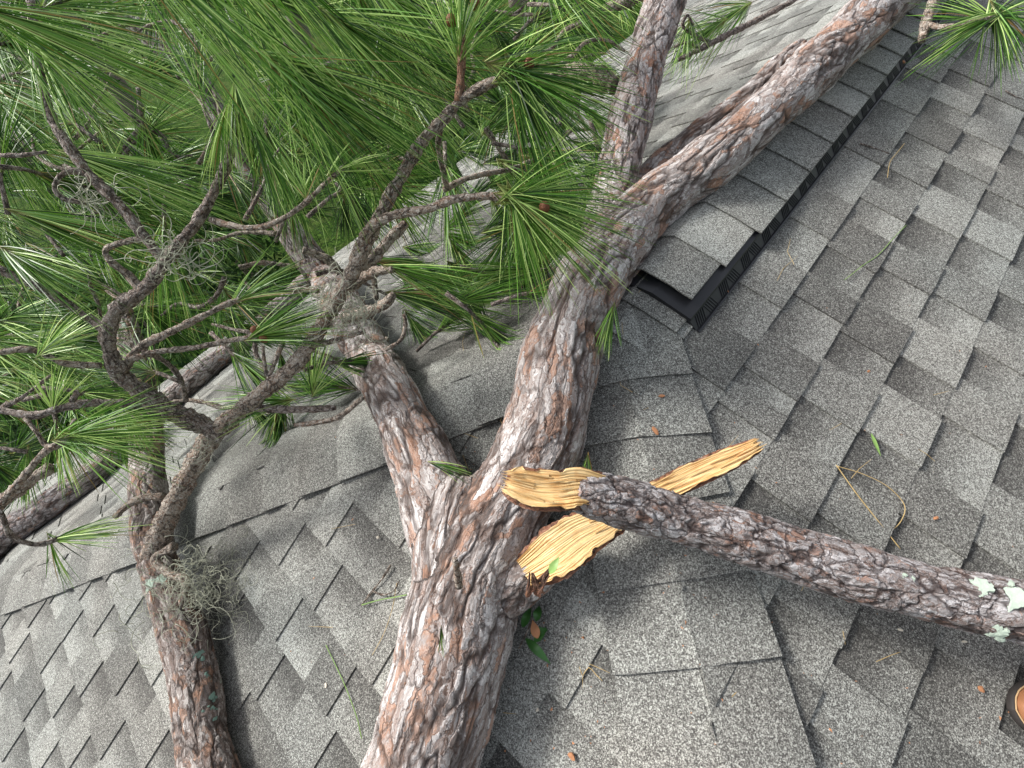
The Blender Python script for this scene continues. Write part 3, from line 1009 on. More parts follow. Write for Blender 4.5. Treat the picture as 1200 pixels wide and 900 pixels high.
B(LM, M_DARKBRANCH, [(105, 206, 4.5, .96), (86, 200, 4.5, .95), (70, 207, 4.5, .94), (64, 222, 4, .94), (75, 233, 4, .95), (100, 238, 3.5, .97)])
B(LM, M_DARKBRANCH, [(75, 300, 3, 1.02), (60, 280, 4, 1.02), (48, 262, 4, 1.03), (42, 255, 3, 1.04)])
B(LM, M_DARKBRANCH, [(118, 372, 3, 1.08), (115, 355, 3, 1.06), (107, 338, 3, 1.05), (104, 322, 2.5, 1.03)])
B(LM, M_DARKBRANCH, [(95, 462, 3, 1.1), (90, 462, 4, 1.08), (84, 470, 4.5, 1.08)])
B(LM, M_DARKBRANCH, [(60, 350, 4, 1.04), (45, 330, 3.5, 1.03), (32, 312, 3, 1.02), (20, 296, 3, 1.0)])
B(LM, M_DARKBRANCH, [(0, 182, 3.5, .98), (25, 182, 3.5, .98), (55, 178, 3, .99)])
B(LM, M_DARKBRANCH, [(0, 480, 4, 1.2), (25, 466, 3, 1.2), (60, 440, 2.5, 1.2)])
B(LM, M_BRANCH, [(205, 640, 7, 1.42), (182, 655, 7, 1.42), (198, 672, 7.5, 1.40), (217, 680, 8, 1.38), (215, 700, 6, 1.38), (210, 722, 4, 1.38)])
B(LM, M_BRANCH, [(192, 582, 6, 1.5), (170, 583, 5.5, 1.5), (150, 592, 5, 1.5), (135, 606, 4, 1.5)])
B(LM, M_BRANCH, [(332, 400, 4, 1.14), (315, 440, 3, 1.16), (310, 425, 3, 1.15), (308, 405, 3, 1.14)])
B(LM, M_BRANCH, [(368, 405, 4, 1.13), (400, 397, 3.5, 1.13), (428, 388, 3, 1.13)])
B(LM, M_BRANCH, [(415, 318, 8, 1.06), (440, 300, 9, 1.08), (455, 282, 8, 1.1), (475, 262, 7, 1.12)])
B(LM, M_DARKBRANCH, [(168, 410, 4, 1.2), (195, 425, 4, 1.3), (212, 445, 4, 1.35), (218, 470, 4, 1.4)])

# ---- smaller limbs of the main pine
PN = pine
c1 = B(PN, M_TRUNK if False else M_BRANCH, [(722, 100, 15, 1.56), (700, 88, 14, 1.6), (675, 82, 13, 1.65), (645, 92, 11, 1.75), (600, 110, 9, 1.85)])
c2 = B(PN, M_BRANCH, [(800, -30, 9, 1.9), (740, 0, 9, 1.9), (715, 10, 9, 1.9), (690, 20, 8, 1.92), (662, 30, 6, 1.95)])
c3 = B(PN, M_DARKBRANCH, [(960, -30, 4, 1.9), (932, -2, 4, 1.88), (905, 14, 4, 1.86), (880, 27, 4.5, 1.84), (850, 42, 4.5, 1.82), (820, 58, 4, 1.8), (795, 70, 3, 1.8)])
B(PN, M_DARKBRANCH, [(835, 50, 3, 1.82), (815, 42, 3, 1.8), (800, 30, 3, 1.78), (806, 18, 2.5, 1.78), (812, 30, 2, 1.78)])
B(PN, M_DARKBRANCH, [(820, 58, 2.5, 1.82), (806, 50, 2.5, 1.8), (790, 55, 2, 1.8)])
c4 = B(PN, M_BRANCH, [(1108, -30, 8, 1.5), (1095, 0, 8, 1.5), (1087, 20, 8, 1.48), (1084, 34, 8, 1.47), (1080, 48, 6, 1.46)])
c5 = B(PN, M_BRANCH, [(1085, 26, 5, 1.47), (1100, 32, 5, 1.44), (1120, 31, 5, 1.42), (1140, 25, 5, 1.41), (1165, 22, 5, 1.4)])
c6 = B(PN, M_BRANCH, [(405, 372, 9, 1.45), (430, 365, 8, 1.38), (450, 357, 7.5, 1.33), (461, 345, 6, 1.3)])
c7 = B(PN, M_BRANCH, [(395, 345, 9, 1.45), (425, 325, 9, 1.38), (440, 318, 8, 1.34), (462, 315, 5, 1.3)])
c8 = B(PN, M_BRANCH, [(398, 320, 6, 1.45), (385, 305, 6, 1.42), (370, 298, 6, 1.4), (355, 293, 5, 1.38)])
c9 = B(PN, M_BRANCH, [(452, 410, 3, 1.35), (470, 398, 3, 1.34), (475, 380, 3, 1.33), (473, 368, 2.5, 1.32)])
B(PN, M_BRANCH, [(538, 688, 5, .86), (537, 678, 6, .85), (535, 665, 5, .83), (533, 655, 4, .82)], name='snapped_twig')

# long pale limb lying on the far slope
far = empty('pale_fallen_limb', on(80, 575, 0), 'pale grey limb with a dark red-brown flank lying on the far roof slope', 'fallen limb')
C_far = chain([(-60, 690, 19, 'r', .0), (0, 632, 18, 'r', 0), (60, 590, 17, 'r', 0), (120, 545, 15, 'r', 0), (180, 486, 14, 'r', 0), (238, 436, 13, 'r', .0), (300, 385, 12, 'r', .0), (370, 320, 11, 'r', .0)])
grow('limb_wood', [C_far], M_PALE, far, voxel=.016, smooth=3, sub=1)

# ---- needle tufts one can tell apart:  parent, u, v, depth, direction du dv dk, count, length m, spread
TUFTS = [
    (b16, 541, 38, .90, 3, -30, -.01, 150, .20, 62, .06, .62),
    (b1, 606, 86, .90, 40, 14, .02, 190, .25, 55, .07, .48),
    (b1, 604, 90, .90, 18, 42, .02, 150, .26, 30, .05, .38),
    (b1, 598, 84, .90, 30, -18, .02, 90, .22, 40, .05, .66),
    (b15, 608, 232, .88, 40, 8, .02, 130, .26, 34, .05, .60),
    (b15, 606, 236, .88, 32, 28, .02, 110, .25, 30, .05, .66),
    (b15, 606, 230, .88, 36, -14, .02, 70, .25, 26, .05, .62),
    (b15, 602, 236, .88, 10, 34, .02, 50, .22, 28, .04, .62),
    (b3, -5, 15, .75, 40, 13, .02, 130, .30, 26, .05, .60),
    (b3, 0, 12, .8, 36, 30, .02, 80, .26, 30, .05, .55),
    (b2, 160, -60, .66, 34, 32, .02, 105, .36, 36, .08, .66),
    (b2, 220, -80, .70, 28, 34, .03, 90, .36, 40, .08, .62),
    (b2, 300, -60, .76, 26, 26, .03, 90, .34, 42, .08, .52),
    (b14, 330, 78, .85, 38, 20, .02, 220, .32, 34, .06, .38),
    (b14, 345, 85, .86, 20, 32, .02, 150, .30, 36, .06, .40),
    (b14, 405, 30, .9, 36, 22, .02, 180, .28, 44, .06, .45),
    (b14, 440, -20, .95, 30, 24, .02, 150, .27, 50, .06, .55),
    (b14, 405, 196, .91, 22, -10, .0, 40, .12, 50, .04, .75),
    (b14, 357, 218, .93, -2, -20, .0, 22, .10, 60, .03, .85),
    (b5, 95, 185, 1.0, 40, 12, .02, 170, .30, 24, .05, .55),
    (b5, 40, 255, 1.0, 40, 12, .02, 160, .26, 26, .05, .5),
    (b7, 304, 393, 1.1, 34, -12, .0, 150, .20, 40, .04, .48),
    (b6, 286, 349, 1.17, 30, -14, .0, 100, .20, 46, .04, .5),
    (b9, 55, 408, 1.05, 24, -22, .0, 60, .14, 50, .04, .85),
    (b9, 20, 300, 1.0, 30, 16, .0, 120, .22, 40, .05, .4),
    (b10, 85, 511, 1.05, 40, -9, .0, 170, .23, 38, .05, .62),
    (b10, 86, 512, 1.05, 34, 12, .0, 80, .22, 34, .04, .7),
    (b8, 62, 474, 1.08, 0, -24, .0, 40, .12, 55, .02, .97),
    (b11, 70, 630, 1.12, 30, -8, .0, 55, .17, 22, .03, .7),
    (b11, 60, 636, 1.12, 14, 30, .0, 22, .12, 42, .03, .7),
    (b13, 368, 452, 1.2, 4, -24, .0, 60, .14, 62, .03, .8),
    (c7, 466, 315, 1.3, 36, 10, .0, 110, .26, 34, .05, .55),
    (c9, 545, 352, 1.35, 36, -12, .0, 120, .22, 34, .05, .4),
    (c9, 470, 345, 1.4, 36, 6, .0, 150, .30, 28, .05, .38),
    (c5, 1168, 20, 1.4, 10, 24, .0, 120, .19, 38, .06, .38),
    (c5, 1160, 22, 1.4, -30, 14, .0, 110, .24, 24, .06, .45),
    (c5, 1150, 22, 1.42, -30, -8, .02, 80, .20, 26, .06, .42),
    (c5, 1172, 16, 1.4, 20, -6, .0, 80, .19, 60, .04, .42),
    (c3, 806, 30, 1.8, -6, 30, .0, 90, .20, 60, .04, .6),
    (c3, 840, 30, 1.85, -30, 20, .0, 140, .28, 45, .05, .5),
    (c3, 870, 10, 1.9, -30, 20, .0, 130, .28, 45, .05, .5),
    (c1, 640, 100, 1.5, 40, 16, .0, 110, .26, 45, .05, .5),
    (c2, 660, 32, 1.5, 34, 14, .0, 130, .26, 50, .05, .5),
    (b18, 634, 186, 1.18, 36, 6, .0, 110, .26, 42, .05, .5),
    (b18, 600, 200, 1.16, 30, 24, .0, 90, .24, 42, .05, .42),
    (b2, 276, 110, .92, 2, 26, .0, 60, .15, 28, .03, .80),
    (b2, 262, 140, .92, -6, 30, .0, 40, .13, 34, .03, .88),
    (b2, 300, 150, .95, 12, 30, .0, 80, .2, 24, .04, .55),
    (b3, 40, 40, .95, 10, 30, .0, 80, .22, 30, .04, .6),
    (b12, 330, 470, 1.22, -34, 4, .0, 90, .2, 40, .04, .5),
    (trunk, 715, 375, 1.02, -6, 26, .0, 45, .09, 28, .04, .6),
    (trunk, 686, 545, .98, -6, 30, .0, 16, .07, 30, .03, .6),
    (trunk, 515, 545, 1.0, 20, 6, .0, 22, .08, 24, .03, .35),
    (trunk, 517, 745, .80, 0, 20, .0, 16, .04, 20, .02, .35),
]
for i, (par, u, v, k, du, dv, dk, n, L, sp_, bl, ti) in enumerate(TUFTS):
    tuft(par, u, v, k, du, dv, dk, int(n * (.72 if n > 60 else 1)), L, sp_, bl, ti, seed=i, w=.0022 if k < 1.2 else .0025)
for (p_, u, v, k) in ((b16, 529, 24, .9), (b1, 620, 75, .9), (b1, 597, 80, .9), (b15, 638, 243, .88), (b16, 557, 4, .92), (b7, 299, 387, 1.1), (b7, 309, 397, 1.1)):
    cone(p_, u, v, k, .0095)

# ---- the crown behind: shoots on thin twigs, scattered through the space above the far slope
POLY = [(-60, -60), (-60, 640), (20, 590), (95, 520), (170, 520), (235, 455), (300, 500), (395, 480), (425, 420), (470, 385), (560, 392), (640, 345), (690, 290), (715, 230), (755, 150), (770, 110), (720, 60), (800, -20), (760, -60)]


def inside_poly(x, y, poly):
    c = False
    j = len(poly) - 1
    for i in range(len(poly)):
        xi, yi = poly[i]; xj, yj = poly[j]
        if (yi > y) != (yj > y) and x < (xj - xi) * (y - yi) / (yj - yi) + xi: c = not c
        j = i
    return c


FILL = []
rr_ = random.Random(77)
tries = 0
while len(FILL) < 430 and tries < 8000:
    tries += 1
    u, v = rr_.uniform(-80, 780), rr_.uniform(-80, 600)
    if not inside_poly(u, v, POLY): continue
    if 185 < u < 265 and 395 < v < 470: continue
    if 290 < u < 440 and 250 < v < 420: continue
    if abs((v + 5) - (u - 118) * 1.13) < 22 and u < 300 and rr_.random() < .8: continue
    kr = depth(on(u, v, .05))
    k = min(max(1.25 + rr_.random() ** 1.1 * 2.6, 1.25), kr - .06)
    if k < 1.15: k = kr * .95
    if u < 420 and v < 430: k = min(max(k, 1.3), 4.2)
    FILL.append((u, v, k))
FILL.sort(key=lambda f: f[2])
twig_mb_n = 0
mass_V, mass_F, mass_A, mass_n = [], [], [], 0
crown = empty('pine_crown', on(330, 300, 0), 'dense green crown of long needled pine shoots covering the upper left of the roof', 'pine crown')
for i, (u, v, k) in enumerate(FILL):
    rng = np.random.default_rng(900 + i)
    ang = math.radians(rr_.gauss(28, 42))
    if rr_.random() < .12: ang += math.pi
    du, dv, dk = 40 * math.cos(ang), 40 * math.sin(ang), rr_.uniform(-.06, .10)
    o, d = shoot_dir(u, v, du, dv, k, dk)
    lowest = roof_z(o[0], o[1]) + .05
    if o[2] < lowest: o[2] = lowest
    near_edge = not inside_poly(u + du * 2.5, v + dv * 2.5, POLY)
    L = rr_.uniform(.22, .30) * (.6 if near_edge else 1)
    far_f = min(1, max(0, (k - 1.2) / 1.6))  # deeper tufts get a darker tint: crown shade put into the needle colour
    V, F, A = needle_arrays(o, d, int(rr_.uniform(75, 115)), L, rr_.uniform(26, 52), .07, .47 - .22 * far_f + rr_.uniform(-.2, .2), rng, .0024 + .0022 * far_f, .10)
    # short woody shoot behind the tuft
    sv, sf, sb = tube([o - d * .16 + np.array([0, 0, -.02]), o - d * .08, o], [.0065, .0055, .0045], 6, .1, rr_)
    if i < 95:
        s_o = mesh_obj('shoot', sv, sf, M_DARKBRANCH, crown, True, {'bark': ('FLOAT_VECTOR', sb)})
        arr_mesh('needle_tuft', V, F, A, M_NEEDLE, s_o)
    else:
        mass_V.append(V); mass_F.append(F + mass_n); mass_A.append(A); mass_n += len(V)
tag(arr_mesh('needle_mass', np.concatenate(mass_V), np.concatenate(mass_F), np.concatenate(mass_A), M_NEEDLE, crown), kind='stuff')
# thin inner branches of that crown
for i in range(46):
    while True:
        u, v = rr_.uniform(-40, 720), rr_.uniform(-40, 480)
        if inside_poly(u, v, POLY): break
    k = rr_.uniform(1.3, 2.2)
    kk = depth(on(u, v, .1)); k = min(k, kk)
    ang = rr_.uniform(0, 6.28)
    pts = []
    x, y = u, v
    for j in range(5):
        pts.append((x, y, 4.5 - .6 * j, k + .02 * j))
        ang += rr_.gauss(0, .5)
        x += 24 * math.cos(ang); y += 24 * math.sin(ang)
    B(crown, M_DARKBRANCH if i % 2 else M_BRANCH, pts, seg=6, seed=i)

# ------------------------------------------------------------------ the broken branch across the trunk
bb = empty('broken_branch', on(1000, 650, 0), 'snapped branch with torn yellow wood end lying across the trunk and the right roof slope', 'broken branch')
LOGC = chain([(672, 576, 23, 'k', .815), (694, 580, 28, 'k', .82), (730, 589, 31, 'k', .835), (790, 606, 31, 'k', .845), (860, 626, 32, 'k', .845), (940, 652, 32, 'k', .84), (1020, 676, 34, 'k', .83),
              (1100, 697, 36, 'k', .815), (1180, 713, 39, 'k', .80), (1260, 730, 41, 'k', .79), (1380, 760, 44, 'k', .77), (1750, 835, 50, 'k', .73)])
# keep the log resting on the slope rather than through it
LP = []
for X, r in zip(*LOGC):
    z = roof_z(X[0], X[1]) + (r * .98 + .004) / CT
    if X[2] < z: X = np.array([X[0], X[1], z])
    LP.append(X)
grow('bark_log', [(LP, LOGC[1])], M_LOG, bb, voxel=.0055, smooth=2, sub=1)


def torn(name, centres, halfw, thick, toward, parent, seed=0, tip=.02, cup=.3, fibre=.10, wood_name='torn_wood', bark_name='bark_rim', nspl=12):
    """a torn tongue of wood: ragged fibrous upper face, bark under it"""
    rng = random.Random(seed)
    pp, hw = smooth_path(centres, halfw, .006)
    th_, _ = smooth_path([np.array([t, 0, 0]) for t in thick], [1] * len(thick), .0001), None
    m_ = len(pp)
    tarr = np.interp(np.linspace(0, 1, m_), np.linspace(0, 1, len(thick)), thick)
    nw = 44
    V, A_, F = [], [], []
    s_ = 0
    stripe = [rng.uniform(-1, 1) for _ in range(nw + 1)]
    edge_l = [rng.uniform(.86, 1.1) for _ in range(m_)]
    edge_r = [rng.uniform(.86, 1.1) for _ in range(m_)]
    tipj = [rng.uniform(-1, .4) * tip for _ in range(nw + 1)]
    for i, p in enumerate(pp):
        t = unit(pp[min(i + 1, m_ - 1)] - pp[max(i - 1, 0)])
        up = unit(toward - t * (toward @ t))
        sd_ = np.cross(t, up)
        if i: s_ += np.linalg.norm(pp[i] - pp[i - 1])
        e0 = edge_l[i // 3 * 3 if i // 3 * 3 < m_ else i]; e1_ = edge_r[i // 2 * 2 if i // 2 * 2 < m_ else i]
        for j in range(nw + 1):
            q = j / nw * 2 - 1
            wq = hw[i] * (1 + ((e0 if q < 0 else e1_) - 1) * abs(q) ** 8)      # only the rim is ragged, the grain runs straight
            h = tarr[i] * (cup * (q * q - .4) + fibre * stripe[j] * (1 + .5 * math.sin(i * .09 + stripe[j] * 9)) + .10 * math.sin(i * .16 + stripe[j] * 2))
            f = i / (m_ - 1)
            V.append(p + sd_ * q * wq + up * h + t * tipj[j] * max(0, f - .55) / .45)
            A_.append((q * wq, h, s_))
    for i in range(m_ - 1):
        for j in range(nw):
            q = i * (nw + 1) + j
            F.append((q, q + 1, q + nw + 2, q + nw + 1))
    # thin it: underside offset
    n = len(V)
    V2 = []
    for idx, v_ in enumerate(V):
        i, j = divmod(idx, nw + 1)
        q = j / nw * 2 - 1
        t = unit(pp[min(i + 1, m_ - 1)] - pp[max(i - 1, 0)])
        up = unit(toward - t * (toward @ t))
        V2.append(v_ - up * (.0015 + tarr[i] * .25))
    side = []
    row = nw + 1
    for i in range(m_ - 1):
        side.append((i * row, (i + 1) * row, n + (i + 1) * row, n + i * row))
        side.append(((i + 1) * row + nw, i * row + nw, n + i * row + nw, n + (i + 1) * row + nw))
    for j in range(nw):
        side.append(((m_ - 1) * row + j, (m_ - 1) * row + j + 1, n + (m_ - 1) * row + j + 1, n + (m_ - 1) * row + j))
        side.append((j + 1, j, n + j, n + j + 1))
    wood = mesh_obj(wood_name, V + V2, F + [tuple(n + k for k in reversed(f)) for f in F] + side, M_WOOD, parent, False, {'bark': ('FLOAT_VECTOR', A_ + A_)})
    # long splinters lifting from the torn face
    for q_ in range(nspl):
        i0 = rng.randint(int(m_ * .3), m_ - 4); j0 = rng.uniform(-.85, .85)
        i1 = min(m_ - 1, i0 + rng.randint(4, 14))
        t = unit(pp[i1] - pp[i0]); up = unit(toward - t * (toward @ t)); sd_ = np.cross(t, up)
        a0 = pp[i0] + sd_ * j0 * hw[i0] + up * tarr[i0] * (cup * (j0 * j0 - .4) + .05)
        b0 = pp[i1] + sd_ * (j0 + rng.uniform(-.1, .1)) * hw[i1] + up * (tarr[i1] * (cup * (j0 * j0 - .4) + .1) + rng.uniform(.001, .006)) + t * rng.uniform(0, .012)
        tv, tf, tb = tube([a0, a0 * .5 + b0 * .5 + up * .001, b0], [.0016, .0013, .0003], 4, .2, rng, phase=rng.uniform(0, 2))
        mesh_obj('splinter', tv, tf, M_WOOD, wood, False, {'bark': ('FLOAT_VECTOR', [(b[0], b[1], b[2]) for b in tb])})
    # bark shell wrapped under and a little beyond the wood
    VB, AB, FB = [], [], []
    nb = 14
    s_ = 0
    for i, p in enumerate(pp):
        t = unit(pp[min(i + 1, m_ - 1)] - pp[max(i - 1, 0)])
        up = unit(toward - t * (toward @ t)); sd_ = np.cross(t, up)
        if i: s_ += np.linalg.norm(pp[i] - pp[i - 1])
        wq = hw[i] * 1.16
        for j in range(nb + 1):
            a_ = math.pi * j / nb
            r1 = wq * (1 + rng.uniform(-.05, .05))
            VB.append(p - sd_ * math.cos(a_) * r1 - up * (math.sin(a_) * tarr[i] * 1.6 + tarr[i] * .33 + .002) + t * (rng.uniform(-.006, .004) if i == m_ - 1 else 0))
            AB.append((math.cos(a_) * wq + 3, math.sin(a_) * wq, s_))
    for i in range(m_ - 1):
        for j in range(nb):
            q = i * (nb + 1) + j
            FB.append((q, q + nb + 1, q + nb + 2, q + 1))
    for i in (0, m_ - 1):
        FB.append(tuple(i * (nb + 1) + j for j in (range(nb + 1) if i else range(nb, -1, -1))))
    for i in range(m_ - 1):
        FB.append((i * (nb + 1) + nb, i * (nb + 1) + nb + nb + 1, (i + 1) * (nb + 1), i * (nb + 1)))
    mesh_obj(bark_name, VB, FB, M_INNER, parent, False, {'bark': ('FLOAT_VECTOR', AB)})
    return wood


M_INNER = bark_mat('rusty_inner_bark', cell=60, stretch=.5, amp=.003, grey=(.25, .12, .08), light=(.42, .26, .18), brown=(.12, .05, .03), orange=(.40, .17, .08), orange_amt=.8, disp=False)
tow = unit(CAM_C - P3(640, 570, .82))
tow = unit(tow + np.array([0, 0, .5]))
torn('log', [P3(706, 577, .80), P3(680, 571, .79), P3(655, 574, .785), P3(630, 573, .785), (P3(606, 567, .785)), P3(592, 563, .79)],
     [.030, .030, .029, .030, .027, .018], [.022, .022, .020, .018, .016, .012], tow, bb, seed=4, tip=.010, cup=.40, fibre=.045, nspl=16)
# torn stub still attached to the trunk, with its long splinter
tow2 = unit(unit(CAM_C - P3(700, 620, .9)) + np.array([0, 0, .3]))
torn('stub', [P3(614, 672, .915), P3(650, 648, .895), P3(680, 627, .90), P3(706, 614, .905), P3(738, 596, .91), P3(775, 575, .91), P3(815, 555, .905), P3(855, 537, .90), P3(890, 520, .895)],
     [.030, .043, .038, .030, .024, .021, .021, .019, .012], [.014, .012, .009, .008, .008, .009, .010, .009, .006], tow2, pine, seed=9, tip=.014, cup=.40, fibre=.04, nspl=18, wood_name='torn_stub', bark_name='stub_bark')


rs_ = random.Random(5)
for i in range(7):                       # torn slivers where the stub leaves the trunk
    a0 = P3(628 + rs_.uniform(-10, 8), 690 + rs_.uniform(-10, 8), .885)
    b0 = P3(634 + rs_.uniform(-14, 16), 668 + rs_.uniform(-12, 8), .86)
    vs, fs, bs_ = tube([a0, (a0 + b0) / 2, b0], [.006, .004, .0012], 5, .3, rs_)
    mesh_obj('bark_sliver', vs, fs, M_INNER, pine, False, {'bark': ('FLOAT_VECTOR', bs_)})


def patch(parent, mat, centre, nrm, size, name='lichen_patch', seed=0, t=.0015, elong=1.0, axis=None):
    rng = random.Random(seed)
    n_ = unit(nrm)
    ax = unit(np.cross(n_, axis if axis is not None else np.array([.3, .5, .9])))
    bx_ = np.cross(n_, ax)
    k = 26
    ph = [rng.uniform(0, 6.28) for _ in range(5)]
    top = [np.asarray(centre) + n_ * t]
    rim = []
    for i in range(k):
        a_ = 2 * math.pi * i / k
        r = size * (1 + .16 * math.sin(2 * a_ + ph[0]) + .12 * math.sin(3 * a_ + ph[1]) + .09 * math.sin(8 * a_ + ph[2]) + .12 * rng.uniform(-1, 1))
        rim.append((a_, r))
    vs = list(top)
    for f_, h in ((.55, t * .9), (1.0, t * .3), (1.0, -t * 2)):
        for a_, r in rim:
            vs.append(np.asarray(centre) + (ax * math.cos(a_) * elong + bx_ * math.sin(a_)) * r * f_ + n_ * (h + rng.uniform(-.2, .2) * t))
    fs = [(0, 1 + i, 1 + (i + 1) % k) for i in range(k)]
    for ring in range(2):
        for i in range(k):
            a0 = 1 + ring * k + i; a1 = 1 + ring * k + (i + 1) % k
            fs.append((a0, a0 + k, a1 + k, a1))
    fs.append(tuple(1 + 2 * k + i for i in range(k - 1, -1, -1)))
    return mesh_obj(name, vs, fs, mat, parent)


def surf_patch(parent, chain_, mat, u, v, size, seed, name='lichen_patch', elong=1.3, lift=.0):
    """put a crust on the side of a limb seen at (u, v)"""
    pp, rr = smooth_path(chain_[0], chain_[1], .02)
    r_ = ray(u, v); best_ = None
    for p, r in zip(pp, rr):
        w = p - CAM_C; t = (w @ r_) / (r_ @ r_)
        dd_ = np.linalg.norm(w - r_ * t)
        if best_ is None or dd_ / r < best_[0]:
            best_ = (dd_ / r, t, p, r, dd_)
    _, t, p, r, dd_ = best_
    back = math.sqrt(max(r * r - dd_ * dd_, 0)) / np.linalg.norm(r_)
    X = CAM_C + r_ * (t - back)
    nrm = unit(X - p)
    return patch(parent, mat, X + nrm * lift, nrm, size, name, seed, t=.002, elong=elong)


LC = (LP, LOGC[1])
lr_ = random.Random(31)


def crust(parent, ch, mat, u, v, size, seed, lift):
    surf_patch(parent, ch, mat, u, v, size * .8, seed, lift=lift, elong=1.25)
    for q_ in range(5):
        a_ = lr_.uniform(0, 6.28); d_ = size * 640 * lr_.uniform(.7, 1.25)
        surf_patch(parent, ch, mat, u + d_ * math.cos(a_), v + d_ * math.sin(a_), size * lr_.uniform(.15, .4), seed * 10 + q_, lift=lift)


for (u, v, s_, sd_) in ((1186, 702, .024, 1), (1150, 688, .015, 2), (1112, 700, .005, 3), (1063, 679, .008, 4), (1168, 738, .014, 5)):
    crust(bb, LC, M_LICHEN, u, v, s_, sd_, .003)
M_TEAL = plain('blue_green_lichen', (.20, .31, .26), .95, .2, 90, .35, .002)
for (u, v, s_, sd_) in ((240, 767, .013, 11), (249, 795, .009, 12), (256, 815, .009, 13), (253, 835, .013, 14)):
    crust(limb, C_ll, M_TEAL, u - 6, v, s_, sd_, -.004)
surf_patch(pine, C_lf, M_TEAL, 492, 501, .008, 15, lift=.002)


# ------------------------------------------------------------------ hanging moss
def moss(label, u, v, k, n, size, drop, seed, push=(0, 0, 0), group=None, r=.0010):
    rng = random.Random(seed)
    c = P3(u, v, k)
    V, F = [], []
    for s_ in range(n):
        p = c + np.array([rng.gauss(0, size[0]), rng.gauss(0, size[1]), rng.gauss(0, size[2])])
        d = unit(np.array([rng.gauss(0, 1), rng.gauss(0, 1), rng.gauss(-.2, .8)]))
        ax = unit(np.array([rng.gauss(0, 1), rng.gauss(0, 1), rng.gauss(0, 1)]))
        cur = rng.uniform(.2, .75)
        pts = []
        for i in range(rng.randint(8, 18)):
            pts.append(p.copy())
            if rng.random() < .18: ax = unit(np.array([rng.gauss(0, 1), rng.gauss(0, 1), rng.gauss(0, 1)]))
            d = unit(d + np.cross(ax, d) * cur + np.array([0, 0, -drop]) + np.array(push) * .15)
            p = p + d * .008
            zmin = roof_z(p[0], p[1]) + .012
            if p[2] < zmin: p[2] = zmin
        vs, fs, _ = tube(pts, [r * (1 - .5 * i / len(pts)) for i in range(len(pts))], 3)
        o_ = len(V)
        V += vs; F += [tuple(o_ + q for q in f) for f in fs]
    return tag(mesh_obj('hanging_moss', V, F, M_MOSS, None, True), label, 'moss', group)


moss('large wispy clump of grey-green moss hanging from the limb at lower left', 222, 690, 1.37, 280, (.055, .055, .07), .10, 1, (.25, -.6, 0))
moss('curly pale moss tangled where the limbs cross near the centre left', 405, 362, 1.10, 110, (.028, .028, .04), .04, 2)
moss('small tangle of grey moss in the upper left branch crotch', 200, 296, .97, 55, (.02, .02, .02), .04, 3)
moss('small pale curl of moss beside the looped twig at far left', 105, 232, .95, 34, (.014, .014, .014), .04, 4)
moss('moss wisps on the knob below the two forked branches', 240, 512, 1.22, 34, (.03, .03, .015), .04, 5, r=.0006)


# ------------------------------------------------------------------ litter on the roof
def strip_leaf(name, label, cat, pts, width, mat, group=None, curl=.25, parent=None):
    """a leaf or blade: pointed, folded along its midrib, with thickness"""
    pp, _ = smooth_path(pts, [1] * len(pts), .004)
    m_ = len(pp)
    V, F = [], []
    for i, p in enumerate(pp):
        t = unit(pp[min(i + 1, m_ - 1)] - pp[max(i - 1, 0)])
        up = np.array([0, 0, 1.0]); up = unit(up - t * (up @ t)); sd_ = np.cross(t, up)
        w = width * math.sin(math.pi * min(.985, max(.015, i / (m_ - 1))) ** .8) + .0003
        for q in (-1, -.5, 0, .5, 1):
            V.append(p + sd_ * q * w + up * abs(q) * w * curl)
        for q in (-1, 0, 1):
            V.append(p + sd_ * q * w + up * (abs(q) * w * curl - .0006))
    for i in range(m_ - 1):
        a0, b0 = i * 8, (i + 1) * 8
        for j in range(4): F.append((a0 + j, a0 + j + 1, b0 + j + 1, b0 + j))
        F.append((a0 + 6, a0 + 5, b0 + 5, b0 + 6)); F.append((a0 + 7, a0 + 6, b0 + 6, b0 + 7))
    o = mesh_obj(name, V, F, mat, parent, True)
    return tag(o, label, cat, group) if label else o


def stem(name, label, cat, uv, r, mat, h=.014, group=None):
    P = [on(u, v, h + (0 if len(q) == 0 else q[0])) for (u, v, *q) in uv]
    pp, rr = smooth_path(P, [r] * len(P), .008)
    vs, fs, bs_ = tube(pp, [r * (.7 + .3 * math.sin(i * .7)) if r > .0015 else r for i in range(len(pp))], 6)
    return tag(mesh_obj(name, vs, fs, mat, None, True, {'bark': ('FLOAT_VECTOR', bs_)}), label, cat, group)


def chip(name, label, cat, u, v, size, mat, seed, elong=1.8, th=.003, h=.0125, group=None, twist=0.0):
    rng = random.Random(seed)
    c = on(u, v, h + th)
    nrm = nR if c[1] < c[0] * 1 and -c[1] > -c[0] else (nF if -c[0] > abs(c[1]) else (nR if c[1] < 0 else nL))
    ax = unit(np.cross(nrm, np.array([math.cos(twist), math.sin(twist), .2]))); bx_ = np.cross(nrm, ax)
    k = 9
    ring = []
    for i in range(k):
        a_ = 2 * math.pi * i / k
        r = size * rng.uniform(.7, 1.15)
        ring.append((math.cos(a_) * r * elong, math.sin(a_) * r))
    vs = [c + ax * x + bx_ * y + nrm * (th * rng.uniform(.5, 1.1)) for x, y in ring] + [c + ax * x * .93 + bx_ * y * .93 - nrm * th for x, y in ring]
    vs.append(c + nrm * th * 1.4)
    fs = [(2 * k, i, (i + 1) % k) for i in range(k)] + [((i + 1) % k, i, k + i, k + (i + 1) % k) for i in range(k)] + [tuple(k + i for i in range(k - 1, -1, -1))]
    return tag(mesh_obj(name, vs, fs, mat), label, cat, group)


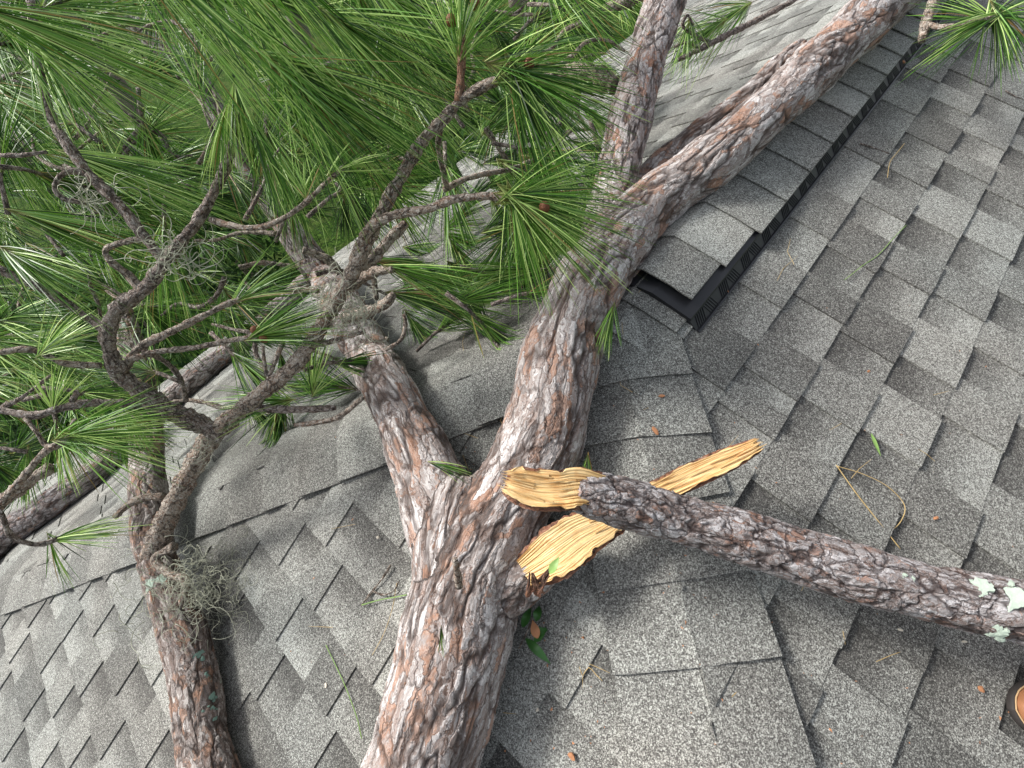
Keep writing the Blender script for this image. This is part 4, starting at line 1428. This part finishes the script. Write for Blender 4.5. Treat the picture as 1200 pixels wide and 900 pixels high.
# oak-like sprig beside the trunk
sprig = empty('leafy_sprig', on(622, 725, .01), 'sprig of small glossy green leaves poking out beside the lower trunk', 'leaf sprig')
for i, (u0, v0_, u1, v1_) in enumerate(((616, 748, 645, 778), (622, 742, 642, 738), (612, 735, 622, 712), (628, 728, 632, 710), (626, 752, 640, 735))):
    P = [on(u0, v0_, .035), (on(u0, v0_, .045) + on(u1, v1_, .035)) / 2, on(u1, v1_, .022)]
    strip_leaf('leaf', None, None, P, .0085, M_LEAF, parent=sprig)
vs, fs, bs_ = tube([on(608, 760, .03), on(618, 740, .035), on(624, 722, .035)], [.0018, .0016, .001], 6)
mesh_obj('stem', vs, fs, M_BRANCH, sprig, True, {'bark': ('FLOAT_VECTOR', bs_)})
strip_leaf('dry_leaf', 'small tan dead leaf resting on the green sprig by the trunk', 'leaf', [on(630, 748, .047), on(627, 738, .05), on(624, 727, .046)], .009, M_CHIP)
strip_leaf('green_leaf', 'narrow yellow-green leaf lying alone on the right roof slope', 'leaf', [on(1021, 508, .012), on(1026, 520, .014), on(1032, 534, .012)], .0035, M_GRASSB)
strip_leaf('green_leaf', 'green leaf caught on the torn yellow stub of the trunk', 'leaf', [P3(644, 672, .835), P3(650, 662, .83), P3(655, 653, .835)], .0075, M_GRASSB)
stem('straw_stem', 'straight tan straw stem lying above the broken branch', 'straw', [(980, 545), (1005, 580), (1035, 618), (1055, 643)], .0011, M_STRAW)
stem('straw_stem', 'curved tan straw stem hooking beside the straight one', 'straw', [(980, 546), (1010, 555), (1040, 570), (1060, 592), (1055, 612), (1040, 625)], .0009, M_STRAW)
stem('twig', 'short grey-brown twig on the shingles left of the trunk', 'twig', [(458, 662), (448, 678), (437, 692), (423, 710)], .0035, M_BRANCH, .016)
stem('twig', 'crooked pale twig end crossing the green stem left of the trunk', 'twig', [(437, 693), (450, 697), (462, 692), (467, 682)], .0028, M_BRANCH, .018)
stem('grass_stem', 'yellow-green grass stem lying across the twigs left of the trunk', 'grass stem', [(424, 709), (445, 703), (462, 700), (477, 697)], .0014, M_GRASSB, .02)
stem('grass_stem', 'long thin green stem on the front slope near the bottom edge', 'grass stem', [(382, 756), (395, 783), (405, 805), (418, 840), (424, 866)], .0012, M_GRASSB)
stem('fallen_needle', 'thin brown needle curving down the front slope from the twigs', 'pine needle', [(465, 683), (460, 712), (450, 742), (436, 768)], .0007, M_STRAW)
stem('fallen_needle', 'green needle lying on the right slope near the top', 'pine needle', [(990, 328), (1010, 312), (1030, 298), (1048, 278), (1062, 264)], .0009, M_GRASSB)
stem('fallen_needle', 'tan needle pair lying on the right slope near the ridge vent', 'pine needle', [(1040, 208), (1043, 190), (1052, 178), (1060, 168)], .0009, M_STRAW)
stem('fallen_needle', 'pale needle on the hip cap below the trunk', 'pine needle', [(683, 792), (690, 782), (698, 790), (706, 798)], .0008, M_STRAW)
stem('fallen_needle', 'green needles touching the hip cap right of the trunk', 'pine needle', [(665, 594), (685, 598), (715, 598)], .0010, M_GRASSB, .03)
stem('twig', 'thin dark twig lying on the upper right slope', 'twig', [(1008, 168), (1020, 172), (1032, 176), (1042, 180)], .0025, M_DARKBRANCH, .014)
stem('twig', 'tiny dark twig at the right edge of the upper slope', 'twig', [(1178, 106), (1188, 112), (1200, 117)], .0025, M_DARKBRANCH, .014)
CH = [('bark_chip', 'orange bark chip at the bottom edge right of the trunk', 670, 886, .0075, M_CHIP, 1.8),
      ('wood_chip', 'white wood chip on the front slope left of the trunk', 443, 630, .0055, M_PALECHIP, 1.1),
      ('wood_chip', 'small cream wood chip on the front slope near the grass stem', 382, 803, .005, M_PALECHIP, 1.6),
      ('bark_chip', 'pinkish bark chip on the hip cap below the peak', 775, 464, .005, M_CHIP, 2.2),
      ('bark_chip', 'tiny reddish bark chip on the hip cap under the broken branch', 709, 658, .0045, M_CHIP, 1.5),
      ('bark_chip', 'tiny pink bark chip beside the butt edge of the hip cap', 707, 693, .0045, M_CHIP, 1.4),
      ('wood_chip', 'tiny cream chip on the hip cap edge near the bottom', 630, 832, .0045, M_PALECHIP, 1.2),
      ('bark_chip', 'brown bark flake on the shingle seam above the torn stub', 768, 505, .007, M_CHIP, 2.2),
      ('wood_chip', 'pale splinter of wood lying under the broken branch at right', 1130, 752, .003, M_PALECHIP, 2.0),
      ('bark_chip', 'orange bark flake on the slope beside the shoe', 1150, 808, .006, M_CHIP, 1.6),
      ('wood_chip', 'pair of cream splinters lodged against the underside of the broken branch', 1055, 738, .0035, M_PALECHIP, 2.2),
      ('bark_chip', 'rust red speck of bark on the right slope shingle', 1018, 435, .0035, M_CHIP, 1.3),
      ('bark_chip', 'brown bark scrap lying against the ridge vent edge', 1058, 72, .009, M_CHIP, 1.4),
      ('bark_chip', 'small brown leaf scrap on the shingles right of the straw', 1097, 607, .005, M_CHIP, 1.7)]
for i, (nm, lb, u, v, s_, mt, el) in enumerate(CH):
    chip(nm, lb, 'chip', u, v, s_ * .7, mt, i + 3, el, th=.0025, twist=i * 1.3)

# crumbs of bark and dry needles nobody could count
cr_ = random.Random(88)
cmb = MB()
for i in range(260):
    if i % 3: u, v = cr_.gauss(690, 130), cr_.gauss(700, 110)
    else: u, v = cr_.uniform(250, 1190), cr_.uniform(330, 895)
    c = on(u, v, .014)
    r = cr_.uniform(.0008, .0024)
    q = [np.array([cr_.gauss(0, 1), cr_.gauss(0, 1), cr_.gauss(0, .5)]) * r for _ in range(4)]
    cmb.add([c + x for x in q], [(0, 1, 2), (0, 3, 1), (1, 3, 2), (0, 2, 3)])
tag(cmb.build('bark_crumbs', M_CHIP), kind='stuff')
dmb = MB()
for i in range(46):
    u, v = (cr_.gauss(620, 150), cr_.gauss(560, 170)) if i % 2 else (cr_.uniform(560, 1190), cr_.uniform(120, 890))
    a_ = cr_.uniform(0, 6.28); L = cr_.uniform(14, 40)
    P = [on(u + L * t * math.cos(a_ + .5 * t * cr_.uniform(-1, 1)), v + L * t * math.sin(a_), .0135) for t in (0, .5, 1)]
    vs, fs, _ = tube(P, [.0006, .0006, .0003], 4)
    dmb.add(vs, fs)
tag(dmb.build('dry_needles', M_STRAW), kind='stuff')

# ------------------------------------------------------------------ the shoe at the right edge
M_LEATHER = plain('worn_brown_leather', (.27, .12, .055), .5, .4, 35, .35, .0015)
M_SOLE = plain('dark_rubber_sole', (.035, .03, .028), .7, .3, 30, .3)
M_STITCH = plain('tan_stitching', (.45, .30, .16), .7, .3, 60, .1)
toe = on(1171, 828, .0)
shx = unit(on(1330, 836, 0) - toe)                 # heel direction, along the slope
shn = nR
shy = unit(np.cross(shn, shx))
shoe = empty('work_shoe', toe + shn * .012 + shx * .15, 'brown leather work shoe toe with dark sole at the lower right edge', 'shoe')
SO = toe + shn * .0125


def shoe_half(t):                                 # half width of the sole along its length 0..1
    pts_ = [(0, 0), (.02, .018), (.06, .031), (.15, .044), (.3, .051), (.45, .046), (.6, .038), (.75, .036), (.9, .034), (.97, .024), (1, 0.0)]
    for (a0, b0), (a1, b1) in zip(pts_, pts_[1:]):
        if t <= a1: return b0 + (b1 - b0) * (t - a0) / (a1 - a0)
    return 0


SL = .30
outline = []
NSH = 40
for i in range(NSH + 1):
    t = (1 - math.cos(math.pi * i / NSH)) / 2
    outline.append((t * SL, shoe_half(t)))
for i in range(NSH - 1, 0, -1):
    t = (1 - math.cos(math.pi * i / NSH)) / 2
    outline.append((t * SL, -shoe_half(t)))


def sp3(x, y, z): return SO + shx * x + shy * y + shn * z


sb = MB()
n = len(outline)
rings = [(1.0, 0.0), (1.05, .004), (1.06, .010), (1.05, .015), (.97, .017)]
vs = []
for sc_, z in rings:
    for x, y in outline: vs.append(sp3((x - SL / 2) * (1 + (sc_ - 1) * .35) + SL / 2, y * sc_, z))
fs = [tuple(range(n - 1, -1, -1)), tuple((len(rings) - 1) * n + i for i in range(n))]
for r in range(len(rings) - 1):
    for i in range(n): fs.append((r * n + i, r * n + (i + 1) % n, (r + 1) * n + (i + 1) % n, (r + 1) * n + i))
sb.add(vs, fs)
sb.build('sole', M_SOLE, shoe, True)
# upper: cross sections from toe to collar
NU, NS = 26, 22
vs = []
for i in range(NU + 1):
    t = .012 + .976 * i / NU
    x = t * SL
    hw_ = shoe_half(t) * .97
    top = .022 + .030 * min(1, t / .10) ** .6 + (.055 * min(1, max(0, (t - .25) / .35)) if t > .25 else 0)
    if t > .94: top *= 1 - (t - .94) * 4
    for j in range(NS + 1):
        a_ = math.pi * j / NS
        pw = .75
        cx, sx_ = math.cos(a_), math.sin(a_)
        y = hw_ * math.copysign(abs(cx) ** pw, cx)
        if t > .5: y *= 1 - .25 * sx_
        z = .016 + (top - .016) * abs(sx_) ** .8
        vs.append(sp3(x, y, z))
fs = []
for i in range(NU):
    for j in range(NS):
        q = i * (NS + 1) + j
        fs.append((q, q + NS + 1, q + NS + 2, q + 1))
fs.append(tuple(j for j in range(NS + 1))); fs.append(tuple(NU * (NS + 1) + j for j in range(NS, -1, -1)))
mesh_obj('leather_upper', vs, fs, M_LEATHER, shoe, True)
pts_ = [sp3((x - SL / 2) * 1.005 + SL / 2, y * 1.01, .0185) for x, y in outline]
vs, fs, _ = tube(pts_ + [pts_[0]], [.0014] * (len(pts_) + 1), 5)
mesh_obj('welt_stitching', vs, fs, M_STITCH, shoe, True)
for i in range(5):
    x = .11 + i * .02
    P = [sp3(x, -.024, .072 + i * .008), sp3(x + .004, 0, .085 + i * .009), sp3(x, .024, .072 + i * .008)]
    vs, fs, _ = tube(smooth_path(P, [1] * 3, .006)[0], [.0022] * len(smooth_path(P, [1] * 3, .006)[0]), 6)
    mesh_obj('lace', vs, fs, M_STITCH, shoe, True)

# ------------------------------------------------------------------ trees and bushes beyond the roof
mlf, nt, bs, out = newmat('far_foliage')
A = N(nt, 'ShaderNodeAttribute', attribute_name='tint').outputs['Vector']
sp_ = N(nt, 'ShaderNodeSeparateXYZ'); nt.links.new(A, sp_.inputs[0])
nt.links.new(ramp(nt, sp_.outputs[0], [(0, (.012, .035, .010)), (.5, (.035, .085, .022)), (1, (.09, .16, .045))]), bs.inputs['Base Color'])
bs.inputs['Roughness'].default_value = .8
bs.inputs['Specular IOR Level'].default_value = .1


def tree(label, x, y, height, rad, seed, name='leafy_tree', cat='tree', n=2600, leaf=.16):
    rng = np.random.default_rng(seed)
    root = empty(name, (x, y, GROUND - .2), label, cat, 'trees beyond the roof' if cat == 'tree' else 'bushes beyond the roof')
    h0 = height * (.25 if cat == 'tree' else .02)
    P = [np.array([x, y, GROUND - .3]), np.array([x + .1, y, GROUND + h0]), np.array([x, y + .15, GROUND + height * .6]), np.array([x, y, GROUND + height * .9])]
    pp, rr = smooth_path(P, [rad * .09, rad * .07, rad * .05, .02], .5)
    vs, fs, bs_ = tube(pp, rr, 9, .08, random)
    mesh_obj('trunk', vs, fs, M_DARKBRANCH, root, True, {'bark': ('FLOAT_VECTOR', bs_)})
    nc = 26
    cl = rng.normal(size=(nc, 3)); cl /= np.linalg.norm(cl, axis=1)[:, None]
    cl *= rng.uniform(.3, 1, nc)[:, None] * np.array([rad, rad, (height - h0) * .5])
    cl += np.array([x, y, GROUND + h0 + (height - h0) * .5])
    idx = rng.integers(0, nc, n)
    c = cl[idx] + rng.normal(size=(n, 3)) * rad * .20
    a_ = rng.normal(size=(n, 3)); a_ /= np.linalg.norm(a_, axis=1)[:, None]
    b_ = np.cross(a_, rng.normal(size=(n, 3))); b_ /= np.linalg.norm(b_, axis=1)[:, None]
    s_ = leaf * rng.uniform(.5, 1.2, n)[:, None]
    V = np.stack([c - a_ * s_, c + b_ * s_ * .4, c + a_ * s_, c - b_ * s_ * .4], 1).reshape(-1, 3)
    F = np.arange(n * 4).reshape(n, 4)
    tn = np.repeat(np.clip(.45 + .25 * rng.normal(size=n) + .2 * rng.normal(size=nc)[idx], 0, 1), 4)
    A_ = np.stack([tn, tn * 0, tn * 0], 1)
    arr_mesh('crown', V, F, A_, mlf, root)


TR = [('tall dark tree straight beyond the far eave at upper left', -3, 17, 9.5, 3.6), ('broad green tree behind the pine crown', 3, 20, 10, 4.2), ('tree with rounded crown beyond the upper edge of the roof', 10, 21, 10.5, 4.2),
      ('darker tree at the far left beyond the lawn', -10, 15, 9, 3.8), ('leafy tree farther along the lawn edge', -17, 10, 9, 4.0), ('distant tree beyond the end of the ridge', 18, 17, 10, 4.3), ('small tree standing between the two big ones', 0, 25, 12, 5)]
for i, (lb, x, y, h, r) in enumerate(TR):
    tree(lb, x, y, h, r, 300 + i)
for i, (lb, x, y, h, r) in enumerate([('low dark bush on the lawn near the house eave', -4, 9.5, 2.2, 1.5), ('wide bush beside the eave left of the pine crown', -8, 7.5, 2.0, 1.4), ('bush on the lawn behind the crown centre', 1, 10, 2.4, 1.6), ('tall dense shrub close beside the eave under the crown tips', -2, 7.2, 3.0, 1.9), ('dark shrub close to the eave behind the upper limbs', 4, 7.4, 3.0, 2.0), ('loose shrub on the lawn far left past the wide bush', -6, 10.5, 2.8, 1.9)]):
    tree(lb, x, y, h, r, 400 + i, 'green_bush', 'bush', 2600, .10)
